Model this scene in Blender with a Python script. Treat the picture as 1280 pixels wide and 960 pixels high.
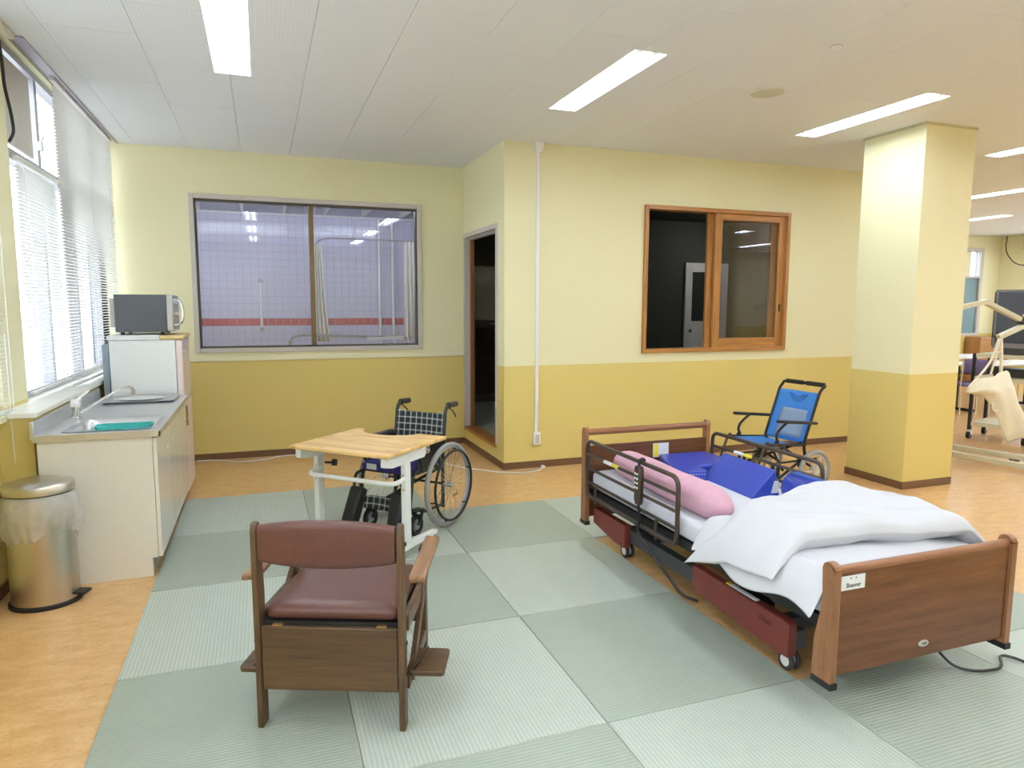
import bpy, math, random
from mathutils import Vector, Matrix
random.seed(7)
for o in list(bpy.data.objects): bpy.data.objects.remove(o)
scene = bpy.context.scene
C = scene.collection
PI = math.pi

# ------------------------------------------------------------------ camera
cam_d = bpy.data.cameras.new('camera'); cam = bpy.data.objects.new('camera', cam_d); C.objects.link(cam)
cam_d.sensor_width = 36.0; cam_d.lens = 858.8 / 1280 * 36.0; cam_d.clip_start = 0.05
_p, _y, _r = math.radians(6.55), math.radians(19.94), math.radians(0.1745)
_f = Vector((math.sin(_y) * math.cos(_p), math.cos(_y) * math.cos(_p), -math.sin(_p)))
_ri = Vector((math.cos(_y), -math.sin(_y), 0)); _u = _ri.cross(_f)
_ri, _u = _ri * math.cos(_r) + _u * math.sin(_r), _u * math.cos(_r) - _ri * math.sin(_r)
_m = Matrix((_ri, _u, -_f)).transposed().to_4x4(); _m.translation = Vector((0, 0, 1.56))
cam.matrix_world = _m
scene.camera = cam
# ------------------------------------------------------------------ sky, exposure
W = bpy.data.worlds.new('overcast_sky'); scene.world = W; W.use_nodes = True
W.node_tree.nodes['Background'].inputs[0].default_value = (0.86, 0.93, 1.0, 1)
W.node_tree.nodes['Background'].inputs[1].default_value = 4.4
_nt = W.node_tree; _tc = _nt.nodes.new('ShaderNodeTexCoord'); _sx = _nt.nodes.new('ShaderNodeSeparateXYZ'); _rp = _nt.nodes.new('ShaderNodeValToRGB')
_nt.links.new(_tc.outputs['Generated'], _sx.inputs[0]); _mr = _nt.nodes.new('ShaderNodeMapRange')
_mr.inputs[1].default_value = -1; _mr.inputs[2].default_value = 1; _nt.links.new(_sx.outputs[2], _mr.inputs[0]); _nt.links.new(_mr.outputs[0], _rp.inputs[0])
_rp.color_ramp.elements[0].position = 0.47; _rp.color_ramp.elements[0].color = (0.42, 0.44, 0.45, 1)      # pale ground outside
_rp.color_ramp.elements[1].position = 0.50; _rp.color_ramp.elements[1].color = (0.86, 0.93, 1.0, 1)        # overcast sky
_nt.links.new(_rp.outputs[0], _nt.nodes['Background'].inputs[0])
TUBE_POWER = 33.0
vs = scene.view_settings
vs.view_transform = 'Standard'; vs.look = 'None'; vs.gamma = 1.0; vs.use_curve_mapping = False
vs.exposure = 0.36

# ------------------------------------------------------------------ materials
def s2l(c):
    return tuple((v / 255 / 12.92) if v / 255 <= 0.04045 else ((v / 255 + 0.055) / 1.055) ** 2.4 for v in c)
MATS = {}
class N:
    def __init__(s, name):
        s.m = bpy.data.materials.new(name); s.m.use_nodes = True
        s.t = s.m.node_tree; s.b = s.t.nodes['Principled BSDF']; MATS[name] = s.m
    def n(s, typ, **kw):
        nd = s.t.nodes.new(typ)
        for k, v in kw.items(): setattr(nd, k, v)
        return nd
    def l(s, a, b): s.t.links.new(a, b)
    def math(s, op, a, b=None, c=None):
        nd = s.n('ShaderNodeMath', operation=op)
        for i, v in enumerate((a, b, c)):
            if v is None: continue
            if isinstance(v, (int, float)): nd.inputs[i].default_value = v
            else: s.l(v, nd.inputs[i])
        return nd.outputs[0]
    def mix(s, f, a, b):
        nd = s.n('ShaderNodeMix', data_type='RGBA')
        for i, v in ((0, f), (6, a), (7, b)):
            if isinstance(v, (int, float)): nd.inputs[i].default_value = v
            elif isinstance(v, tuple): nd.inputs[i].default_value = (*v, 1)
            else: s.l(v, nd.inputs[i])
        return nd.outputs[2]
    def obj(s): return s.n('ShaderNodeTexCoord').outputs['Object']
    def pos(s): return s.n('ShaderNodeNewGeometry').outputs['Position']
    def mapped(s, src, scale=(1, 1, 1)):
        mp = s.n('ShaderNodeMapping'); mp.inputs['Scale'].default_value = scale
        s.l(src, mp.inputs[0]); return mp.outputs[0]
    def noise(s, src, scale, detail=4, rough=0.55):
        nd = s.n('ShaderNodeTexNoise'); nd.inputs['Scale'].default_value = scale
        nd.inputs['Detail'].default_value = detail; nd.inputs['Roughness'].default_value = rough
        s.l(src, nd.inputs['Vector']); return nd.outputs[0]
    def ramp(s, f, stops, interp='LINEAR'):
        nd = s.n('ShaderNodeValToRGB'); cr = nd.color_ramp; cr.interpolation = interp
        while len(cr.elements) < len(stops): cr.elements.new(0.5)
        for e, (p, c) in zip(cr.elements, stops): e.position = p; e.color = (*c, 1)
        s.l(f, nd.inputs[0]); return nd.outputs[0]
    def bump(s, h, strength=0.3, dist=0.01):
        nd = s.n('ShaderNodeBump'); nd.inputs['Strength'].default_value = strength
        nd.inputs['Distance'].default_value = dist; s.l(h, nd.inputs['Height'])
        s.l(nd.outputs[0], s.b.inputs['Normal'])
    def set(s, col=None, rough=0.5, metal=0.0, spec=0.5, **kw):
        if col is not None:
            if isinstance(col, tuple): s.b.inputs['Base Color'].default_value = (*col, 1)
            else: s.l(col, s.b.inputs['Base Color'])
        s.b.inputs['Roughness'].default_value = rough; s.b.inputs['Metallic'].default_value = metal
        s.b.inputs['Specular IOR Level'].default_value = spec
        for k, v in kw.items(): s.b.inputs[k].default_value = v
        return s.m
def plain(name, rgb, rough=0.5, metal=0.0, var=0.04, scale=30, bump=0.0, spec=0.5, **kw):
    m = N(name); c = s2l(rgb)
    nz = m.noise(m.obj(), scale, 3)
    lo = tuple(v * (1 - var) for v in c); hi = tuple(min(1, v * (1 + var)) for v in c)
    m.set(m.ramp(nz, [(0.3, lo), (0.7, hi)]), rough, metal, spec, **kw)
    if bump: m.bump(nz, bump, 0.004)
    return m.m
def wood(name, dark, light, rough=0.4, axis=0, scale=1.0, contrast=(0.32, 0.68)):
    m = N(name); sc = [9.0 * scale] * 3; sc[axis] = 0.7 * scale
    v = m.mapped(m.obj(), tuple(sc))
    n1 = m.noise(v, 3.0, 6, 0.6)
    n2 = m.noise(m.mapped(m.obj(), tuple(6 * q for q in sc)), 3.0, 3)
    f = m.math('ADD', m.math('MULTIPLY', n1, 0.75), m.math('MULTIPLY', n2, 0.25))
    m.set(m.ramp(f, [(contrast[0], s2l(dark)), (contrast[1], s2l(light))]), rough)
    m.bump(n2, 0.08, 0.002)
    return m.m

# two-tone wall paint: cream above, ochre below a painted line at 0.99 m
def wallpaint(name, zsplit, up, low):
    m = N(name)
    sep = m.n('ShaderNodeSeparateXYZ'); m.l(m.pos(), sep.inputs[0])
    f = m.math('GREATER_THAN', sep.outputs[2], zsplit)
    col = m.mix(f, low, up)
    m.set(col, 0.55, spec=0.35)
    m.bump(m.noise(m.pos(), 160, 2), 0.05, 0.003)
    return m.m
CREAM = s2l((234, 229, 190)); OCHRE = s2l((218, 198, 122))
WALL = wallpaint('wall_paint_two_tone', 0.99, CREAM, OCHRE)
CREAMM = plain('cream_paint', (234, 230, 196), 0.55, var=0.01)

m = N('vinyl_floor'); g = m.mapped(m.pos(), (1, 2.2, 1))
n1 = m.noise(g, 7, 8, 0.72); n2 = m.noise(g, 55, 5, 0.7)
f = m.math('ADD', m.math('MULTIPLY', n1, 0.6), m.math('MULTIPLY', n2, 0.4))
m.set(m.ramp(f, [(0.36, s2l((190, 144, 92))), (0.5, s2l((208, 165, 110))), (0.66, s2l((224, 190, 144)))]), 0.28, spec=0.45)
m.bump(n2, 0.03, 0.002)
FLOOR = m.m

def tatami(name, a, b):
    m = N(name)
    sep = m.n('ShaderNodeSeparateXYZ'); m.l(m.obj(), sep.inputs[0])
    ph = m.math('MULTIPLY', sep.outputs[0], 2 * PI / 0.0165)
    s_ = m.math('MULTIPLY_ADD', m.math('SINE', ph), 0.5, 0.5)
    weave = m.math('MULTIPLY_ADD', m.math('SINE', m.math('MULTIPLY', sep.outputs[1], 2 * PI / 0.006)), 0.5, 0.5)
    nz = m.noise(m.obj(), 14, 4)
    f = m.math('ADD', m.math('MULTIPLY', s_, 0.55), m.math('ADD', m.math('MULTIPLY', nz, 0.35), m.math('MULTIPLY', weave, 0.1)))
    m.set(m.ramp(f, [(0.1, s2l(a)), (0.9, s2l(b))]), 0.42, spec=0.4)
    m.bump(m.math('ADD', s_, m.math('MULTIPLY', weave, 0.15)), 0.35, 0.0025)
    return m.m
TATAMI = tatami('tatami_sheen_light', (166, 176, 166), (192, 200, 188))  # lighter copy: sheen of the unturned ribs put into the colour
TATAMI2 = tatami('tatami_sheen_dark', (148, 158, 146), (168, 177, 163))  # darker copy: duller sheen of the turned ribs put into the colour

m = N('perforated_ceiling_board')
sep = m.n('ShaderNodeSeparateXYZ'); m.l(m.pos(), sep.inputs[0])
fx = m.math('SUBTRACT', m.math('FRACT', m.math('MULTIPLY', sep.outputs[0], 1 / 0.0225)), 0.5)
fy = m.math('SUBTRACT', m.math('FRACT', m.math('MULTIPLY', sep.outputs[1], 1 / 0.0225)), 0.5)
d = m.math('SQRT', m.math('ADD', m.math('POWER', fx, 2), m.math('POWER', fy, 2)))
hole = m.math('LESS_THAN', d, 0.13)
m.set(m.mix(hole, s2l((236, 240, 247)), s2l((222, 221, 218))), 0.7, spec=0.2)
CEIL = m.m
CEILP = plain('ceiling_board_plain', (236, 240, 247), 0.7, var=0.01, spec=0.2)
VOID = plain('dark_void_paint', (60, 58, 56), 0.9)
BASEB = plain('brown_vinyl_baseboard', (112, 80, 56), 0.45)
ALU = plain('grey_aluminium', (182, 182, 188), 0.4, 0.7)
ALUP = plain('pale_grey_metal_paint', (200, 194, 188), 0.45)
BRONZE = plain('bronze_sash', (120, 100, 70), 0.4, 0.4)
FRAMEDK = plain('dark_window_gasket', (84, 76, 66), 0.5)
OAK = wood('orange_oak', (148, 96, 46), (188, 134, 74), 0.38, 2, 1.2)
OAKX = wood('orange_oak_crossgrain', (148, 96, 46), (188, 134, 74), 0.38, 0, 1.2)
WHITE = plain('white_plastic', (240, 240, 238), 0.4, var=0.01)
WPAINT = plain('white_powder_coat', (238, 240, 238), 0.35, var=0.01)
m = N('white_blind_slat'); m.set((0.86, 0.86, 0.83), 0.45)
_tr = m.n('ShaderNodeBsdfTranslucent'); _tr.inputs[0].default_value = (0.9, 0.9, 0.88, 1)
_mx = m.n('ShaderNodeMixShader'); _mx.inputs[0].default_value = 0.16
m.l(m.b.outputs[0], _mx.inputs[1]); m.l(_tr.outputs[0], _mx.inputs[2]); m.l(_mx.outputs[0], m.t.nodes['Material Output'].inputs[0]); BLIND = m.m
CABW = plain('cream_white_laminate', (236, 232, 222), 0.35, var=0.01)
CABG = plain('glossy_cabinet_door', (238, 234, 224), 0.08, var=0.01)
STEEL = plain('brushed_stainless', (212, 213, 215), 0.36, 0.85, scale=60)
STEELD = plain('brushed_stainless_bin', (196, 190, 180), 0.3, 1.0, scale=60)
CHROME = plain('chrome', (225, 225, 228), 0.12, 1.0, var=0.01)
BLACKP = plain('black_plastic', (26, 26, 27), 0.45)
BLACKV = plain('black_vinyl', (24, 24, 26), 0.38, bump=0.1, scale=150)
RUBBER = plain('black_rubber', (30, 30, 31), 0.7)
GREYR = plain('grey_rubber_tyre', (150, 150, 148), 0.6)
DKMETAL = plain('dark_bronze_tube', (74, 62, 54), 0.38, 0.35)
DKGREEN = plain('dark_green_metal', (44, 56, 50), 0.35, 0.4)
BLKMETAL = plain('black_metal', (34, 34, 36), 0.4, 0.3)
CHARC = plain('charcoal_metal', (58, 58, 62), 0.5)
REDB = plain('dark_red_plastic', (112, 46, 38), 0.45)
SHEET = plain('white_sheet', (210, 212, 220), 0.85, var=0.015, scale=5)
DUVET = plain('white_cotton_duvet', (206, 207, 212), 0.9, var=0.01, scale=6)
PINK = plain('pink_cotton', (204, 158, 174), 0.85, var=0.05, scale=20)
BLUEV = plain('royal_blue_vinyl', (46, 66, 164), 0.28, var=0.08, scale=90, bump=0.35)
BLUEF = plain('bright_blue_fabric', (56, 124, 200), 0.7, var=0.05, scale=120)
GREYMESH = plain('grey_blue_mesh', (132, 152, 178), 0.8, var=0.1, scale=300)
NAVY = plain('navy_cushion', (50, 44, 118), 0.8)
LEATHER = plain('brown_leatherette', (94, 58, 50), 0.4, var=0.1, scale=25, bump=0.05)
CHWOOD = wood('walnut_stain', (58, 40, 24), (108, 80, 50), 0.4, 2, 1.3)
CHWOODX = wood('walnut_stain_crossgrain', (62, 42, 24), (106, 78, 48), 0.4, 0, 1.0)
CHARM = wood('arm_wood', (104, 70, 46), (160, 118, 84), 0.35, 1, 1.3)
BEDW = wood('bed_walnut', (80, 46, 26), (120, 76, 48), 0.35, 0, 0.9)
BEDP = wood('bed_post_wood', (122, 80, 50), (160, 114, 78), 0.38, 2, 1.0)
BEDPX = wood('bed_rail_wood', (116, 72, 44), (150, 102, 68), 0.38, 0, 1.0)
m = N('beech_tray')
sep = m.n('ShaderNodeSeparateXYZ'); m.l(m.obj(), sep.inputs[0])
row = m.math('FLOOR', m.math('MULTIPLY', sep.outputs[1], 1 / 0.045))
seg = m.math('FLOOR', m.math('ADD', m.math('MULTIPLY', sep.outputs[0], 1 / 0.3), m.math('MULTIPLY', row, 0.37)))
cmb = m.n('ShaderNodeCombineXYZ'); m.l(row, cmb.inputs[0]); m.l(seg, cmb.inputs[1])
wn = m.n('ShaderNodeTexWhiteNoise'); wn.noise_dimensions = '2D'; m.l(cmb.outputs[0], wn.inputs['Vector'])
gr_ = m.noise(m.mapped(m.obj(), (1.2, 16, 16)), 3.5, 5)
f = m.math('ADD', m.math('MULTIPLY', wn.outputs[0], 0.5), m.math('MULTIPLY', gr_, 0.5))
m.set(m.ramp(f, [(0.2, s2l((196, 150, 84))), (0.8, s2l((232, 196, 132)))]), 0.35); TRAYW = m.m
PAPER = plain('paper_white', (228, 232, 238), 0.7, var=0.01)
YEL = plain('yellow_label', (232, 216, 60), 0.6)
INK = plain('black_ink', (34, 36, 44), 0.6)
TEAL = plain('teal_plastic', (70, 190, 184), 0.35)
PINKF = plain('pink_refrigerator_enamel', (240, 220, 220), 0.22, var=0.01)
FRW = plain('white_enamel', (238, 242, 242), 0.35, var=0.01)
MWG = plain('charcoal_steel_case', (92, 96, 104), 0.38, 0.3)
SILV = plain('silver_plastic', (196, 196, 196), 0.3, 0.5)
GREYP = plain('grey_plastic', (150, 164, 176), 0.5)
BEIGE = plain('beige_metal', (212, 206, 182), 0.4)
SLING = plain('cream_sling_cloth', (240, 234, 214), 0.85, var=0.03, scale=40)
TVG = plain('dark_screen', (58, 60, 70), 0.18)
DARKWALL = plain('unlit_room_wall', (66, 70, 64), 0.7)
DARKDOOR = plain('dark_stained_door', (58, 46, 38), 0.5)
PALEFLOOR = plain('pale_green_floor', (180, 186, 170), 0.35)
DOORW = plain('white_door_paint', (226, 224, 220), 0.45)
PURPLE = plain('violet_seat', (96, 86, 140), 0.7)
WTABLE = plain('white_table_top', (240, 240, 242), 0.3)
TEALPANE = plain('teal_grey_panel', (112, 140, 146), 0.5)
TILEW = plain('white_ceramic_tile', (216, 215, 238), 0.15, var=0.02, scale=3)
TILER = plain('red_ceramic_tile', (196, 92, 100), 0.15, var=0.08, scale=8)
GROUT = plain('grey_grout', (190, 190, 210), 0.8)
CURTAIN = plain('pale_shower_curtain', (240, 236, 228), 0.7)
PURPGREY = plain('violet_grey_metal', (166, 158, 168), 0.4, 0.3)
SPEAK = plain('speaker_grille', (214, 213, 200), 0.7)

def glassmat(name, tint, ior=1.5, rough=0.0):
    m = N(name); t = m.t
    tr = m.n('ShaderNodeBsdfTransparent'); tr.inputs[0].default_value = (*tint, 1)
    gl = m.n('ShaderNodeBsdfGlossy'); gl.inputs['Roughness'].default_value = rough
    lw = m.n('ShaderNodeLayerWeight'); lw.inputs[0].default_value = 0.5      # Schlick term, the same from both faces
    r0 = ((ior - 1) / (ior + 1)) ** 2
    fr = m.math('MULTIPLY_ADD', m.math('POWER', lw.outputs['Facing'], 5.0), 1 - r0, r0)
    mx = m.n('ShaderNodeMixShader'); m.l(fr, mx.inputs[0])
    m.l(tr.outputs[0], mx.inputs[1]); m.l(gl.outputs[0], mx.inputs[2])
    m.l(mx.outputs[0], t.nodes['Material Output'].inputs[0]); return m.m
GLASS = glassmat('window_glass', (0.96, 0.97, 0.98), 1.5)
GLASSI = glassmat('interior_glass', (0.9, 0.9, 0.95), 1.65)
# thin plastic bag
m = N('clear_plastic_bag')
tr = m.n('ShaderNodeBsdfTransparent'); tr.inputs[0].default_value = (0.95, 0.95, 0.93, 1)
mx = m.n('ShaderNodeMixShader')
nz = m.noise(m.obj(), 9, 2)
m.l(m.ramp(nz, [(0.3, (0.34, 0.34, 0.34)), (0.75, (0.50, 0.50, 0.50))]), mx.inputs[0])
m.set((0.92, 0.92, 0.89), 0.3); m.bump(nz, 0.35, 0.015)
m.l(tr.outputs[0], mx.inputs[1]); m.l(m.b.outputs[0], mx.inputs[2])
m.l(mx.outputs[0], m.t.nodes['Material Output'].inputs[0]); BAG = m.m
m = N('fluorescent_tube_glow'); m.set((1, 1, 1), 0.5)
m.b.inputs['Emission Color'].default_value = (0.80, 0.90, 1.0, 1); m.b.inputs['Emission Strength'].default_value = TUBE_POWER
TUBE = m.m
REFLECTOR = plain('white_reflector', (250, 250, 248), 0.4, var=0.005)
# plaid cloth: dark green and black ground with white lines
m = N('plaid_cloth')
sep = m.n('ShaderNodeSeparateXYZ'); m.l(m.obj(), sep.inputs[0])
fu = m.math('FRACT', m.math('MULTIPLY', sep.outputs[0], 1 / 0.046)); fv = m.math('FRACT', m.math('MULTIPLY', sep.outputs[2], 1 / 0.046))
wu = m.math('LESS_THAN', fu, 0.13); wv = m.math('LESS_THAN', fv, 0.13)
du = m.math('LESS_THAN', m.math('ABSOLUTE', m.math('SUBTRACT', fu, 0.57)), 0.22)
dv = m.math('LESS_THAN', m.math('ABSOLUTE', m.math('SUBTRACT', fv, 0.57)), 0.22)
dk = m.math('MULTIPLY', m.math('ADD', du, dv), 0.5); wh = m.math('MULTIPLY', m.math('ADD', wu, wv), 0.5)
c1 = m.mix(dk, s2l((58, 68, 68)), s2l((20, 24, 30)))
m.set(m.mix(m.math('MINIMUM', m.math('MULTIPLY', wh, 1.0), 1.0), c1, s2l((226, 224, 214))), 0.8); PLAID = m.m

# ------------------------------------------------------------------ mesh builder
class MB:
    def __init__(s): s.v = []; s.f = []
    def add(s, vs_, fs):
        b = len(s.v); s.v += [tuple(p) for p in vs_]; s.f += [tuple(b + i for i in q) for q in fs]; return s
    def box(s, x0, x1, y0, y1, z0, z1):
        vs_ = [(x, y, z) for z in (z0, z1) for y in (y0, y1) for x in (x0, x1)]
        return s.add(vs_, [(0, 2, 3, 1), (4, 5, 7, 6), (0, 1, 5, 4), (2, 6, 7, 3), (0, 4, 6, 2), (1, 3, 7, 5)])
    def bar(s, p0, p1, w, h, up=(0, 0, 1)):          # rectangular bar from p0 to p1
        p0, p1 = Vector(p0), Vector(p1); d = (p1 - p0).normalized(); u = Vector(up)
        sx = d.cross(u)
        if sx.length < 1e-4: sx = d.cross(Vector((0, 1, 0)))
        sx.normalize(); uz = sx.cross(d).normalized()
        vs_ = [p + sx * (a * w / 2) + uz * (b * h / 2) for p in (p0, p1) for a, b in ((-1, -1), (1, -1), (1, 1), (-1, 1))]
        return s.add(vs_, [(0, 1, 2, 3), (7, 6, 5, 4), (0, 4, 5, 1), (1, 5, 6, 2), (2, 6, 7, 3), (3, 7, 4, 0)])
    def cyl(s, p0, p1, r0, r1=None, n=14):
        r1 = r0 if r1 is None else r1
        p0, p1 = Vector(p0), Vector(p1); d = (p1 - p0).normalized()
        a = d.orthogonal().normalized(); b = d.cross(a)
        vs_ = []
        for p, r in ((p0, r0), (p1, r1)):
            vs_ += [p + (a * math.cos(2 * PI * k / n) + b * math.sin(2 * PI * k / n)) * r for k in range(n)]
        fs = [(k, (k + 1) % n, n + (k + 1) % n, n + k) for k in range(n)]
        fs += [tuple(range(n - 1, -1, -1)), tuple(range(n, 2 * n))]
        return s.add(vs_, fs)
    def tube(s, pts, r, n=8, bend=0.0, closed=False, seg=5):
        P = [Vector(p) for p in pts]
        if bend > 0:
            Q = []; L = len(P)
            for i, p in enumerate(P):
                if not closed and i in (0, L - 1): Q.append(p); continue
                a, c = P[i - 1], P[(i + 1) % L]
                t = min(bend, (a - p).length * 0.48, (c - p).length * 0.48)
                A = p + (a - p).normalized() * t; B = p + (c - p).normalized() * t
                for k in range(seg + 1):
                    u = k / seg; Q.append(A * (1 - u) ** 2 + p * 2 * u * (1 - u) + B * u * u)
            P = Q
        L = len(P); T = []
        for i in range(L):
            a = P[i - 1] if (i > 0 or closed) else P[i]; b = P[(i + 1) % L] if (i < L - 1 or closed) else P[i]
            T.append((b - a).normalized())
        nr = T[0].orthogonal().normalized(); vs_ = []
        for i in range(L):
            nr = (nr - T[i] * nr.dot(T[i])).normalized(); bi = T[i].cross(nr)
            vs_ += [P[i] + (nr * math.cos(2 * PI * k / n) + bi * math.sin(2 * PI * k / n)) * r for k in range(n)]
        fs = []
        for i in range(L if closed else L - 1):
            j = (i + 1) % L
            if closed and j == 0:
                # best twist match
                best = min(range(n), key=lambda o: (vs_[i * n] - vs_[o]).length)
                fs += [(i * n + k, i * n + (k + 1) % n, (k + 1 + best) % n, (k + best) % n) for k in range(n)]
            else:
                fs += [(i * n + k, i * n + (k + 1) % n, j * n + (k + 1) % n, j * n + k) for k in range(n)]
        if not closed: fs += [tuple(range(n - 1, -1, -1)), tuple(range((L - 1) * n, L * n))]
        return s.add(vs_, fs)
    def loft(s, loops, caps=(True, True), closed=True):
        n = len(loops[0]); vs_ = [p for l in loops for p in l]; fs = []
        for i in range(len(loops) - 1):
            for k in range(n if closed else n - 1):
                fs.append((i * n + k, i * n + (k + 1) % n, (i + 1) * n + (k + 1) % n, (i + 1) * n + k))
        if caps[0]: fs.append(tuple(range(n - 1, -1, -1)))
        if caps[1]: fs.append(tuple(range((len(loops) - 1) * n, len(loops) * n)))
        return s.add(vs_, fs)
    def prism(s, poly, vec):                         # polygon of 3-D points extruded along vec
        v = Vector(vec); a = [Vector(p) for p in poly]; return s.loft([a, [p + v for p in a]])
    def torus(s, c, axis, R, r, n=36, k=8):
        c = Vector(c); ax = Vector(axis).normalized(); a = ax.orthogonal().normalized(); b = ax.cross(a); vs_ = []
        for i in range(n):
            t = 2 * PI * i / n; d = a * math.cos(t) + b * math.sin(t)
            vs_ += [c + d * (R + r * math.cos(2 * PI * j / k)) + ax * (r * math.sin(2 * PI * j / k)) for j in range(k)]
        fs = [(i * k + j, ((i + 1) % n) * k + j, ((i + 1) % n) * k + (j + 1) % k, i * k + (j + 1) % k) for i in range(n) for j in range(k)]
        return s.add(vs_, fs)
    def grid(s, fn, nu, nv):
        vs_ = [fn(i / nu, j / nv) for j in range(nv + 1) for i in range(nu + 1)]
        fs = [(j * (nu + 1) + i, j * (nu + 1) + i + 1, (j + 1) * (nu + 1) + i + 1, (j + 1) * (nu + 1) + i) for j in range(nv) for i in range(nu)]
        return s.add(vs_, fs)
    def build(s, name, mat, parent=None, smooth=35, bevel=0.0, solid=0.0, sub=0):
        me = bpy.data.meshes.new(name); me.from_pydata([tuple(p) for p in s.v], [], s.f); me.update()
        o = bpy.data.objects.new(name, me); C.objects.link(o); me.materials.append(mat)
        if smooth:
            me.polygons.foreach_set('use_smooth', [True] * len(me.polygons)); me.set_sharp_from_angle(angle=math.radians(smooth))
        if parent: o.parent = parent
        if solid:
            md = o.modifiers.new('thickness', 'SOLIDIFY'); md.thickness = solid; md.offset = 0
        if bevel:
            md = o.modifiers.new('bevel', 'BEVEL'); md.width = bevel; md.segments = 2; md.limit_method = 'ANGLE'; md.angle_limit = math.radians(40)
        if sub:
            md = o.modifiers.new('subdivision', 'SUBSURF'); md.levels = sub; md.render_levels = sub
        return o
def B(*a): return MB().box(*a)
def rrect(cx, cy, hx, hy, r, z, n=5):
    out = []
    for sx, sy, a0 in ((1, 1, 0), (-1, 1, PI / 2), (-1, -1, PI), (1, -1, 3 * PI / 2)):
        for k in range(n + 1):
            a = a0 + PI / 2 * k / n
            out.append((cx + sx * (hx - r) + r * math.cos(a), cy + sy * (hy - r) + r * math.sin(a), z))
    return out
def ring(cx, cy, rx, ry, z, n=40): return [(cx + rx * math.cos(2 * PI * k / n), cy + ry * math.sin(2 * PI * k / n), z) for k in range(n)]
def tag(o, label, cat, group=None, kind=None):
    o['label'] = label; o['category'] = cat
    if group: o['group'] = group
    if kind: o['kind'] = kind
    return o
def thing(name, label, cat, loc=(0, 0, 0), rz=0.0, group=None):
    o = bpy.data.objects.new(name, None); C.objects.link(o); o.location = loc; o.rotation_euler = (0, 0, rz); o.empty_display_size = 0.1
    return tag(o, label, cat, group)
def struct(o, label=None, cat=None):
    o['kind'] = 'structure'
    if label: o['label'] = label
    if cat: o['category'] = cat
    return o
def sempty(name, label, cat, loc=(0, 0, 0)):
    o = bpy.data.objects.new(name, None); C.objects.link(o); o.location = loc; o.empty_display_size = 0.1
    return struct(o, label, cat)
def text(name, body, size, mat, parent, M4, extrude=0.0006):
    cu = bpy.data.curves.new(name, 'FONT'); cu.body = body; cu.size = size; cu.extrude = extrude; cu.align_x = 'CENTER'; cu.align_y = 'CENTER'; cu.resolution_u = 3
    t = bpy.data.objects.new(name + '_tmp', cu); C.objects.link(t)
    me = bpy.data.meshes.new_from_object(t.evaluated_get(bpy.context.evaluated_depsgraph_get()))
    bpy.data.objects.remove(t); me.transform(M4); me.materials.clear(); me.materials.append(mat)
    o = bpy.data.objects.new(name, me); C.objects.link(o); o.parent = parent; return o
def fromaxes(x, y, o):
    x, y = Vector(x).normalized(), Vector(y).normalized(); z = x.cross(y)
    m4 = Matrix((x, y, z)).transposed().to_4x4(); m4.translation = Vector(o); return m4
def rect_minus(r, holes):                             # rectangle (x0,x1,y0,y1) minus holes -> rectangles
    out = [r]
    for h in holes:
        nx = []
        for a in out:
            x0, x1, y0, y1 = a; hx0, hx1, hy0, hy1 = max(x0, h[0]), min(x1, h[1]), max(y0, h[2]), min(y1, h[3])
            if hx0 >= hx1 or hy0 >= hy1: nx.append(a); continue
            for q in ((x0, hx0, y0, y1), (hx1, x1, y0, y1), (hx0, hx1, y0, hy0), (hx0, hx1, hy1, y1)):
                if q[1] - q[0] > 1e-4 and q[3] - q[2] > 1e-4: nx.append(q)
        out = nx
    return out

# ------------------------------------------------------------------ room shell
CZ = 3.04; YB = 7.42; YR = 6.05; XR = 2.115; XW = -1.36; XF = 14.9; YF = 10.45; XE = 7.15; Y0 = -3.4
floor = struct(B(-1.5, XF + 0.1, Y0, YF + 0.1, -0.08, 0.0).build('floor', FLOOR), 'mottled orange tan vinyl floor of the whole room', 'floor')
# wall with rectangular openings: plane along 'x' or 'y'
def wall(name, axis, c0, c1, a0, a1, z0, z1, holes, mat, label):
    mb = MB()
    for (p0, p1, q0, q1) in rect_minus((a0, a1, z0, z1), holes):
        if axis == 'x': mb.box(p0, p1, c0, c1, q0, q1)
        else: mb.box(c0, c1, p0, p1, q0, q1)
    return struct(mb.build(name, mat, smooth=0), label, 'wall')
BW = (-0.585, 1.605, 1.12, 2.58)                      # bathroom window opening
RW = (3.61, 5.315, 1.12, 2.51)                        # wooden sliding window opening
DO = (6.27, 7.345, 0.205, 2.29)                       # raised doorway
wall('wall_back', 'x', YB, YB + 0.1, -1.5, XR + 0.1, 0, 3.2, [BW], WALL, 'back wall painted cream over ochre with the large bathroom window')
wall('wall_right', 'x', YR, YR + 0.1, XR, XE, 0, 3.2, [RW], WALL, 'wall painted cream over ochre behind the bed')
wall('wall_side', 'y', XR, XR + 0.1, YR + 0.1, YB, 0, 3.2, [DO], WALL, 'short return wall that holds the raised doorway')
wall('wall_inner', 'y', XE - 0.1, XE, YR + 0.1, YF, 0, 3.2, [], WALL, 'wall running back from the end of the ochre wall')
WL = (4.91, YB, 0.96, 3.12); WN = (2.3, 4.5, 0.96, 2.95); WB = (7.9, 9.1, 1.6, 2.7)
WM = (-2.6, 1.6, 0.96, 2.95)
wall('wall_left', 'y', XW - 0.14, XW, Y0, 9.9, 0, 3.2, [WL, WN, WB, WM], WALL, 'window wall along the left side')
wall('wall_far', 'x', YF, YF + 0.1, XE, XF, 0, 3.2, [(13.57, 14.37, 0.95, 2.78)], WALL, 'far cream wall beyond the pillar')
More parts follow.
